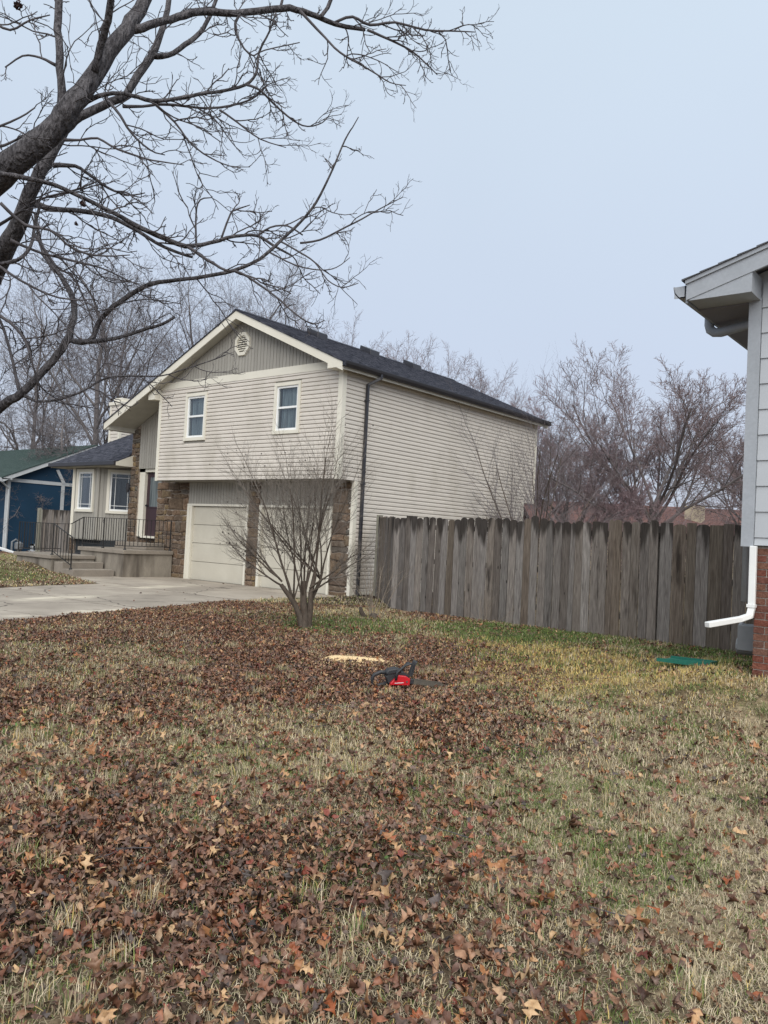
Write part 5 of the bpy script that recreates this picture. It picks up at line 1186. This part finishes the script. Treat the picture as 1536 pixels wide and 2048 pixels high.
# ------------------------------------------------------------------ things on the lawn
sawp = Vector((7.98, -7.66, float(ground_z(7.98, -7.66)) + .035))
saw = empty('chainsaw', sawp); tag(saw, 'red and black chainsaw lying on brown leaves', 'chainsaw')
ux = (camr * .985 + camf * .17).normalized(); uy = Vector((-ux.y, ux.x, 0)); uz = Vector((0, 0, 1))
def sp(a, b, c_): return sawp + (ux * a + uy * b + uz * (c_ * .88)) * .92
def sprism(poly, y0, y1, name, m_, parent=saw, bevel=.006): return MB().prism([sp(a, y0, c_) for a, c_ in poly], uy * (y1 - y0)).build(name, m_, parent, bevel=bevel)
sprism([(-.115, .0), (.085, .0), (.09, .075), (.045, .105), (-.035, .115), (-.115, .02)], -.085, -.045, 'side_cover', M['red_plastic'])
sprism([(-.13, .01), (.09, .01), (.09, .10), (.03, .145), (-.12, .14), (-.15, .08)], -.044, .075, 'engine_body', M['black_plastic'])
sprism([(-.15, .10), (.0, .13), (.01, .17), (-.05, .19), (-.13, .175), (-.16, .14)], -.05, .06, 'top_cover', M['black_plastic'], bevel=.015)
MB().tube([sp(-.13, 0, .12), sp(-.20, 0, .135), sp(-.27, 0, .10), sp(-.29, 0, .05), sp(-.285, 0, -.01), sp(-.22, 0, -.02), sp(-.12, 0, .01)], [.02, .019, .018, .016, .015, .016, .02], 8).build('rear_handle', M['black_plastic'], saw, smooth=True)
MB().tube([sp(-.06, -.09, .06), sp(-.05, -.095, .15), sp(.02, -.08, .215), sp(.08, -.02, .245), sp(.08, .06, .235), sp(.04, .10, .16), sp(.02, .10, .04)], .0125, 8).build('front_handle', M['black_plastic'], saw, smooth=True)
m = MB(); m.prism([sp(.095, -.07, .10), sp(.115, -.07, .10), sp(.145, -.07, .24), sp(.165, -.07, .27), (sp(.14, -.07, .262))], uy * .14); m.build('hand_guard', M['black_plastic'], saw, bevel=.004)
m = MB(); m.tube([sp(.02, -.06, .215), sp(.10, -.06, .25)], .011, 6); m.tube([sp(.09, -.06, .10), sp(.12, -.06, .24)], .009, 6); m.build('guard_brace', M['black_plastic'], saw)
sprism([(.085, .012), (.13, .010), (.135, .07), (.085, .075)], -.06, -.035, 'bar_clamp', M['black_plastic'])
bar = [(.13, .018), (.36, -.012), (.42, -.010), (.445, .006), (.43, .026), (.36, .044), (.13, .070)]
gb = sprism(bar, -.052, -.046, 'guide_bar', M['steel'], bevel=0)
m = MB(); loopp = bar + [bar[0]]
for (a, c1), (b, c2) in zip(loopp[:-1], loopp[1:]):
    L_ = math.hypot(b - a, c2 - c1); n = max(1, int(L_ / .016))
    for k in range(n):
        t0, t1 = k / n, (k + .72) / n; m.bar(sp(a + (b - a) * t0, -.049, c1 + (c2 - c1) * t0), sp(a + (b - a) * t1, -.049, c1 + (c2 - c1) * t1), .009, .011)
m.build('chain', M['steel'], saw)
MB().tube([sp(.055, -.086, .045), sp(.055, -.092, .045)], .009, 8).build('cover_nut', M['steel'], saw)
m = MB(); m.prism([sp(-.07, -.087, .022), sp(.02, -.087, .030), sp(.02, -.087, .036), sp(-.07, -.087, .028)], uy * -.002); m.build('cover_stripe', M['white'], saw)

# sawdust
sdp = Vector((6.62, -6.98, float(ground_z(6.62, -6.98)))); N = 46; vs = []; fs = []
a1 = camr
vs.append(sdp + Vector((0, 0, .055)))
for ring in (.35, .7, 1.0):
    for k in range(N):
        a = 2 * pi * k / N; rr_ = 1 + .22 * mnoise.noise(Vector((cos(a) * 2.2, sin(a) * 2.2, 3))) + .12 * mnoise.noise(Vector((cos(a) * 7, sin(a) * 7, 9)))
        e_ = .50 if cos(a) > 0 else .24
        p = sdp + camr * cos(a) * e_ * rr_ * ring * (1 + .3 * (cos(a) > .7)) + camf * sin(a) * .20 * rr_ * ring
        gz = float(ground_z(p.x, p.y)); vs.append(Vector((p.x, p.y, gz + (.045, .034, -.01)[(.35, .7, 1.0).index(ring)] + .006 * mnoise.noise(p * 14))))
for k in range(N): fs.append((0, 1 + k, 1 + (k + 1) % N))
for j in range(2):
    for k in range(N): fs.append((1 + j * N + k, 1 + (j + 1) * N + k, 1 + (j + 1) * N + (k + 1) % N, 1 + j * N + (k + 1) % N))
o = MB().add(vs, fs).build('sawdust_heap', M['sawdust'], None, sdp, smooth=True); tag(o, 'small heap of fresh pale sawdust among the leaves', 'sawdust')

# green splash block
gp0 = Vector((9.42, -4.78)); gp1 = Vector((9.97, -4.83)); gd = (gp1 - gp0); gL = gd.length; gd.normalize(); gn = Vector((-gd.y, gd.x))
def gpt(s_, t_, z_):
    q = gp0 + gd * s_ + gn * t_; return (q.x, q.y, z_)
zg = float(ground_z(9.7, -4.65)) + .035
m = MB(); 
m.prism([gpt(0, -.18, zg), gpt(gL, -.10, zg), gpt(gL, .10, zg), gpt(0, .18, zg)], (0, 0, .012))
for (t0, t1) in ((-.18, -.10), (.18, .10)):
    m.prism([gpt(0, t0, zg + .012), gpt(gL, t1, zg + .012), gpt(gL, t1, zg + .06), gpt(0, t0, zg + .035)], (gn.x * .012 * (1 if t0 < 0 else -1), gn.y * .012 * (1 if t0 < 0 else -1), 0))
m.prism([gpt(gL - .012, -.10, zg + .012), gpt(gL - .012, .10, zg + .012), gpt(gL - .012, .10, zg + .06), gpt(gL - .012, -.10, zg + .06)], (gd.x * .012, gd.y * .012, 0))
m.prism([gpt(.06, -.006, zg + .012), gpt(gL - .05, -.006, zg + .012), gpt(gL - .05, -.006, zg + .03), gpt(.06, -.006, zg + .025)], (gn.x * .012, gn.y * .012, 0))
o = m.build('splash_block', M['plastic_green'], None, (9.7, -4.65, zg)); tag(o, 'green plastic splash block on the grass below white downspout', 'splash block')

# ------------------------------------------------------------------ leaves and grass
def scatter(N, xr, yr, densf, seed):
    rs = np.random.RandomState(seed); x = rs.uniform(*xr, N); y = rs.uniform(*yr, N)
    keep = rs.rand(N) < densf(x, y); return x[keep], y[keep], rs
cx_, cy_ = CAM.x, CAM.y
def in_view(x, y, pad=1.2):
    dx, dy = x - cx_, y - cy_; f_ = dx * camf.x + dy * camf.y; a = dx * camr.x + dy * camr.y
    return (f_ > 1.2) & (np.abs(a) < f_ * .52 + pad)
def dist(x, y): return np.hypot(x - cx_, y - cy_)
def blocked(x, y):
    b = (x > -9.6) & (x < 0.1) & (y > .5); b |= (x > -9.25) & (x < -6.8) & (y > -1.1); b |= (x > -10.35) & (x < -7.2) & (y > -2.45) & (y < 0); b |= (x > -13) & (x < -9) & (y > .4)
    b |= (x > NX + .05) & (y > NY); b |= (x < BXX) & (y > by0); b |= drive_mask(x, y, -.02) > .5
    b |= (y > -1.36) & (x > 2.7); b |= (y > -1.2 - (x - 2.7)) & (x > .1) & (x < 2.7) & (y > 1.5)
    return b
def leaf_templates():
    T = []
    def star(lobes, rin, rout, asp):
        v = [(0, 0, 0)]; n = lobes * 2
        for k in range(n):
            a = 2 * pi * k / n; rr_ = rout if k % 2 == 0 else rin; v.append((cos(a) * rr_ * asp, sin(a) * rr_, 0))
        f = [(0, 1 + k, 1 + (k + 1) % n) for k in range(n)]; return np.array(v), np.array(f)
    def outline(half, L_):
        """symmetric leaf with a midrib"""
        n = len(half); v = [(u * L_ - L_ / 2, 0, 0) for u, w_ in half] + [(u * L_ - L_ / 2, w_ * L_, .12 * w_ * L_) for u, w_ in half] + [(u * L_ - L_ / 2, -w_ * L_, .12 * w_ * L_) for u, w_ in half]; f = []
        for i in range(n - 1):
            f += [(i, i + 1, n + i + 1), (i, n + i + 1, n + i), (i, 2 * n + i + 1, i + 1), (i, 2 * n + i, 2 * n + i + 1)]
        return np.array(v), np.array(f)
    T.append(outline([(0, 0), (.3, .30), (.65, .26), (1, 0)], 1.0))                                       # broad plain leaf
    T.append(outline([(0, 0), (.4, .22), (.75, .15), (1, 0)], 1.0))
    T.append(outline([(0, .01), (.18, .06), (.24, .32), (.34, .10), (.48, .12), (.58, .40), (.66, .12), (.78, .10), (.86, .22), (1, 0)], 1.15))   # pin oak
    T.append(star(5, .26, .56, 1.0))                                                                       # lobed, curled
    T.append(outline([(0, .01), (.15, .22), (.30, .14), (.42, .42), (.55, .18), (.75, .20), (1, 0)], 1.05))
    return T
LT = leaf_templates()
PAL = np.array([(.135, .072, .050), (.175, .100, .068), (.092, .054, .042), (.23, .140, .092), (.21, .095, .055), (.14, .105, .090), (.28, .180, .120), (.25, .085, .035), (.34, .225, .140), (.08, .070, .070), (.19, .130, .105), (.18, .055, .040)])
PALW = np.array([.16, .16, .12, .12, .10, .09, .08, .03, .04, .04, .09, .03]); PALW = PALW / PALW.sum()
PAL2 = np.array([(.52, .35, .19), (.46, .28, .14), (.36, .17, .07), (.42, .28, .17)])
def make_leaves(name, x, y, rs, size, lift, label, template_w, tan=.085):
    n = len(x); z = ground_z(x, y); Vs, Fs, Cs = [], [], []; b = 0
    which = rs.choice(len(LT), n, p=template_w)
    for ti, (TV, TF) in enumerate(LT):
        idx = np.where(which == ti)[0]
        if not len(idx): continue
        k = len(idx); s_ = (size[0] * .6 + (size[1] * 1.15 - size[0] * .6) * rs.beta(1.8, 2.4, k)) * (1.35 if ti == 2 else 1.0); V = TV[None] * s_[:, None, None]
        V[:, :, 2] += rs.normal(0, 1.1, (k, 1)) * V[:, :, 0] ** 2 / s_[:, None] + rs.normal(0, 1.5, (k, 1)) * V[:, :, 1] ** 2 / s_[:, None] + rs.normal(0, .5, (k, 1)) * V[:, :, 0] * V[:, :, 1] / s_[:, None]
        V[:, :, 2] += rs.normal(0, .10, (k, TV.shape[0])) * s_[:, None]
        tx = rs.normal(0, .40, k); ty = rs.normal(0, .40, k); a = rs.uniform(0, 2 * pi, k)
        X_, Y_, Z_ = V[:, :, 0], V[:, :, 1], V[:, :, 2]
        Y2 = Y_ * np.cos(tx)[:, None] - Z_ * np.sin(tx)[:, None]; Z2 = Y_ * np.sin(tx)[:, None] + Z_ * np.cos(tx)[:, None]
        X2 = X_ * np.cos(ty)[:, None] + Z2 * np.sin(ty)[:, None]; Z3 = -X_ * np.sin(ty)[:, None] + Z2 * np.cos(ty)[:, None]
        X3 = X2 * np.cos(a)[:, None] - Y2 * np.sin(a)[:, None]; Y3 = X2 * np.sin(a)[:, None] + Y2 * np.cos(a)[:, None]
        mn = Z3.min(axis=1)
        W = np.stack([X3 + x[idx][:, None], Y3 + y[idx][:, None], Z3 - mn[:, None] * .6 + z[idx][:, None] + rs.uniform(lift[0], lift[1], k)[:, None]], 2)
        ci = rs.choice(len(PAL), k, p=PALW); col = PAL[ci] * rs.uniform(.62, 1.35, (k, 1)) * np.array([[1.12, 1.0, .90]])
        pt = tan * (2.6 if ti == 2 else .8); t_ = rs.rand(k) < pt; col[t_] = PAL2[rs.choice(4, t_.sum())] * rs.uniform(.75, 1.15, (t_.sum(), 1))
        C = np.repeat(col[:, None, :], TV.shape[0], 1) * rs.uniform(.88, 1.12, (k, TV.shape[0], 1))
        F = TF[None] + (np.arange(k) * TV.shape[0])[:, None, None] + b
        Vs.append(W.reshape(-1, 3)); Fs.append(F.reshape(-1, 3)); Cs.append(C.reshape(-1, 3)); b += k * TV.shape[0]
    o = np_mesh(name, np.concatenate(Vs), np.concatenate(Fs), M['leaf'], color=np.concatenate(Cs)); tag(o, label, 'leaves', kind='stuff'); return o
def dens_leaf(x, y):
    lf, _, _ = zones(x, y); return lf * (in_view(x, y) & ~blocked(x, y))
LM = 1700
A_ = (13 + 12) * (14); xr, yr = (-1.5, 14), (-13.5, -1.4); N = int((xr[1] - xr[0]) * (yr[1] - yr[0]) * LM)
x, y, rs = scatter(N, xr, yr, dens_leaf, 31)
k = (dist(x, y) < 16)
make_leaves('leaf_litter', x[k], y[k], rs, (.024, .052), (.0, .024), 'brown fallen leaves covering the left and middle of the lawn', [.40, .30, .09, .04, .17])
# bigger leaves near the viewer
x, y, rs = scatter(int(12 * 8 * 130), (6, 14), (-13.2, -7), lambda a, b: (.30 + .7 * zones(a, b)[0]) * in_view(a, b) * (dist(a, b) < 7), 32)
make_leaves('large_fallen_leaves', x, y, rs, (.034, .058), (.004, .022), 'larger tan and rust oak leaves lying on top in the foreground', [.30, .22, .24, .04, .20], tan=.13)
x, y, rs = scatter(int(20 * 8 * 260), (-24, -4), (-6, 3.4), lambda a, b: zones(a, b)[0] * ~blocked(a, b), 33)
make_leaves('far_leaf_litter', x, y, rs, (.03, .06), (.0, .03), 'brown leaves on the lawn beside the steps and blue house', [.4, .2, .1, .2, .1])
x, y, rs = scatter(260, (-6, 2.5), (-9, .4), lambda a, b: (drive_mask(a, b) > .5) * (.15 + .85 * (edge_x(DR, b) - a < .5)), 34)
n = len(x); 
gz_save = ground_z; ground_z_drive = lambda a, b: np.full(len(a), -.078)
ground_z = ground_z_drive; make_leaves('driveway_leaves', x, y, rs, (.035, .07), (.0, .01), 'a few brown leaves blown onto the concrete driveway', [.4, .2, .1, .2, .1]); ground_z = gz_save

def blades(name, x, y, rs, h, w_, label, lean=.9, kind='grass', mul=1.0):
    n = len(x); z = ground_z(x, y) - .004; lf, gr, st_ = zones(x, y)
    hh = rs.uniform(h[0], h[1], n); a = rs.uniform(0, 2 * pi, n); ln = np.abs(rs.normal(lean, .45, n)); ln = np.clip(ln, 0, 1.52)
    dx, dy = np.cos(a), np.sin(a); px_, py_ = -dy, dx; ww = rs.uniform(w_[0], w_[1], n) / 2
    b1 = hh * .5; o1 = np.sin(ln * .5) * b1; z1 = np.cos(ln * .5) * b1; ln2 = np.clip(ln * 1.25, 0, 1.75); o2 = o1 + np.sin(ln2) * b1; z2 = z1 + np.cos(ln2) * b1 
    base_ = np.stack([x, y, z], 1); P_ = np.stack([px_, py_, np.zeros(n)], 1) * ww[:, None]; D = np.stack([dx, dy, np.zeros(n)], 1); U = np.array([[0, 0, 1.]])
    v0 = base_ - P_; v1 = base_ + P_; v2 = base_ + D * o1[:, None] + U * z1[:, None] + P_ * .8; v3 = base_ + D * o1[:, None] + U * z1[:, None] - P_ * .8; v4 = base_ + D * o2[:, None] + U * z2[:, None]
    V = np.stack([v0, v1, v2, v3, v4], 1).reshape(-1, 3); bb = (np.arange(n) * 5)[:, None]
    F = np.concatenate([bb + np.array([[0, 1, 2]]), bb + np.array([[0, 2, 3]]), bb + np.array([[3, 2, 4]])], 0)
    tan = np.array([(.44, .37, .26), (.50, .43, .32), (.38, .31, .21), (.31, .25, .175), (.43, .36, .23)]); grn = np.array([(.12, .165, .045), (.09, .135, .045), (.17, .20, .065)])
    straw = np.array([(.52, .39, .15), (.45, .34, .13)])
    pg = np.clip(gr * .85 + .10 + .20 * (vnoise(x, y, .25, 21) > .62), 0, 1) * (.35 if kind == 'dry' else 1); r1 = rs.rand(n)
    C = tan[rs.choice(5, n)]; s1 = rs.rand(n) < st_ * .7; C[s1] = straw[rs.choice(2, s1.sum())]; g1 = r1 < pg; C[g1] = grn[rs.choice(3, g1.sum())]
    C = C * rs.uniform(.7, 1.25, (n, 1)) * mul * 1.22
    o = np_mesh(name, V, F, M['grass'], color=np.repeat(C, 5, 0)); tag(o, label, 'grass', kind='stuff'); return o
def gd_(lo, hi, k):
    def f(x, y):
        d = dist(x, y); lf = zones(x, y)[0]; return (in_view(x, y) & ~blocked(x, y) & (d >= lo) & (d < hi)) * (1 - .80 * lf) * (.35 + .65 * (vnoise(x, y, .16, 31) > .33)) * k
    return f
x, y, rs = scatter(int(7.0 * 7.5 * 14000), (7.5, 14.5), (-13.2, -7.5), gd_(0, 5.2, 1), 41)
blades('near_grass', x, y, rs, (.022, .055), (.0017, .0030), 'short dry and green grass blades in the foreground', lean=1.3)
x, y, rs = scatter(int(11.5 * 9 * 4600), (2.5, 14), (-13, -4.0), gd_(5.2, 9, 1), 42)
blades('middle_grass', x, y, rs, (.025, .065), (.0035, .0055), 'short winter grass across the middle of the lawn', lean=1.1)
x, y, rs = scatter(int(16 * 12 * 1900), (-1.5, 14), (-13, .55), gd_(9, 20, 1), 43)
blades('back_grass', x, y, rs, (.03, .07), (.006, .010), 'winter grass and green weeds along the fence', lean=.7)
x, y, rs = scatter(int(20 * 13 * 420), (-24, -4), (-11, 2.5), lambda a, b: ((a < -4.5) & ~blocked(a, b)) * 1.0, 44)
blades('side_lawn_grass', x, y, rs, (.03, .06), (.010, .018), 'grass of the lawn left of the steps', lean=.7)
# tufts: taller clumps
rs = np.random.RandomState(51); tx = rs.uniform(5, 13.5, 240); ty = rs.uniform(-13, -3, 240); k = in_view(tx, ty, .4) & ~blocked(tx, ty); tx, ty = tx[k], ty[k]
n = 85; X_ = (tx[:, None] + rs.normal(0, .035, (len(tx), n))).ravel(); Y_ = (ty[:, None] + rs.normal(0, .035, (len(tx), n))).ravel()
blades('grass_tufts', X_, Y_, rs, (.05, .11), (.0025, .0042), 'taller tufts of grass sticking up through the leaves', lean=.55)
# low green weeds (broad little leaves) under the small tree and along the fence
def wf(a, b): return zones(a, b)[1] ** 2 * (in_view(a, b) & ~blocked(a, b)) * ((b > -6.5) | (vnoise(a, b, .5, 61) > .72))
x, y, rs = scatter(int(14 * 6 * 1100), (0, 12), (-11.5, -1.3), wf, 52)
n = len(x); z = ground_z(x, y) + rs.uniform(.008, .035, n); s_ = rs.uniform(.006, .013, n); a = rs.uniform(0, 6.28, n); tl = rs.normal(0, .35, (n, 2))
def wv(u, v): return np.stack([x + s_ * (u * np.cos(a) - v * np.sin(a)), y + s_ * (u * np.sin(a) + v * np.cos(a)), z + s_ * (u * tl[:, 0] + v * tl[:, 1])], 1)
V = np.stack([wv(-1, 0), wv(0, -.8), wv(1, 0), wv(0, .8)], 1).reshape(-1, 3); F = (np.arange(n) * 4)[:, None] + np.array([[0, 1, 2, 3]])
C = np.array([(.07, .125, .035), (.09, .15, .05), (.055, .10, .035)])[rs.choice(3, n)] * rs.uniform(.7, 1.25, (n, 1))
o = np_mesh('green_weeds', V, F, M['grass'], color=np.repeat(C, 4, 0)); tag(o, 'low green weeds under the small tree and along the fence', 'weeds', kind='stuff')
# sawdust flecks
n = 2200; x = 6.80 + rs.normal(0, .38, n) * camr.x + rs.normal(0, .20, n) * camf.x; y = -6.95 + rs.normal(0, .42, n) * camr.y * -1 + rs.normal(0, .2, n) * camf.y
z = ground_z(x, y) + rs.uniform(.02, .045, n); s_ = rs.uniform(.004, .011, n); a = rs.uniform(0, 6.28, n); tl = rs.normal(0, .4, (n, 2))
V = np.stack([wv(-1, 0), wv(0, -.5), wv(1, 0), wv(0, .5)], 1).reshape(-1, 3); F = (np.arange(n) * 4)[:, None] + np.array([[0, 1, 2, 3]])
C = np.array([(.62, .46, .26)]) * rs.uniform(.6, 1.2, (n, 1)); o = np_mesh('wood_chips', V, F, M['grass'], color=np.repeat(C, 4, 0)); tag(o, 'pale wood chips scattered round the sawdust heap', 'wood chips', kind='stuff')
# fallen twigs
ch_ = []; rg = random.Random(9)
for k in range(55):
    x_, y_ = rg.uniform(4, 13), rg.uniform(-12.5, -3)
    if not bool(in_view(np.array([x_]), np.array([y_]), .3)[0]): continue
    p = Vector((x_, y_, float(ground_z(x_, y_)) + .03)); a = rg.uniform(0, 6.28); grow(ch_, p, Vector((cos(a), sin(a), 0)), rg.uniform(.12, .4), .003, 0, dict(n=[5], tip=[.5], wig=[.15], up=[0], kids=[], t0=[], ang=[], len=[], rr=[]), rg)
for pts, rad, _ in ch_:
    for q in pts: q.z = float(ground_z(q.x, q.y)) + .028
V, F = segs_mesh(ch_, 4); o = np_mesh('fallen_twigs', V, F, M['twig_near']); tag(o, 'thin fallen twigs lying on the lawn', 'twigs', kind='stuff')
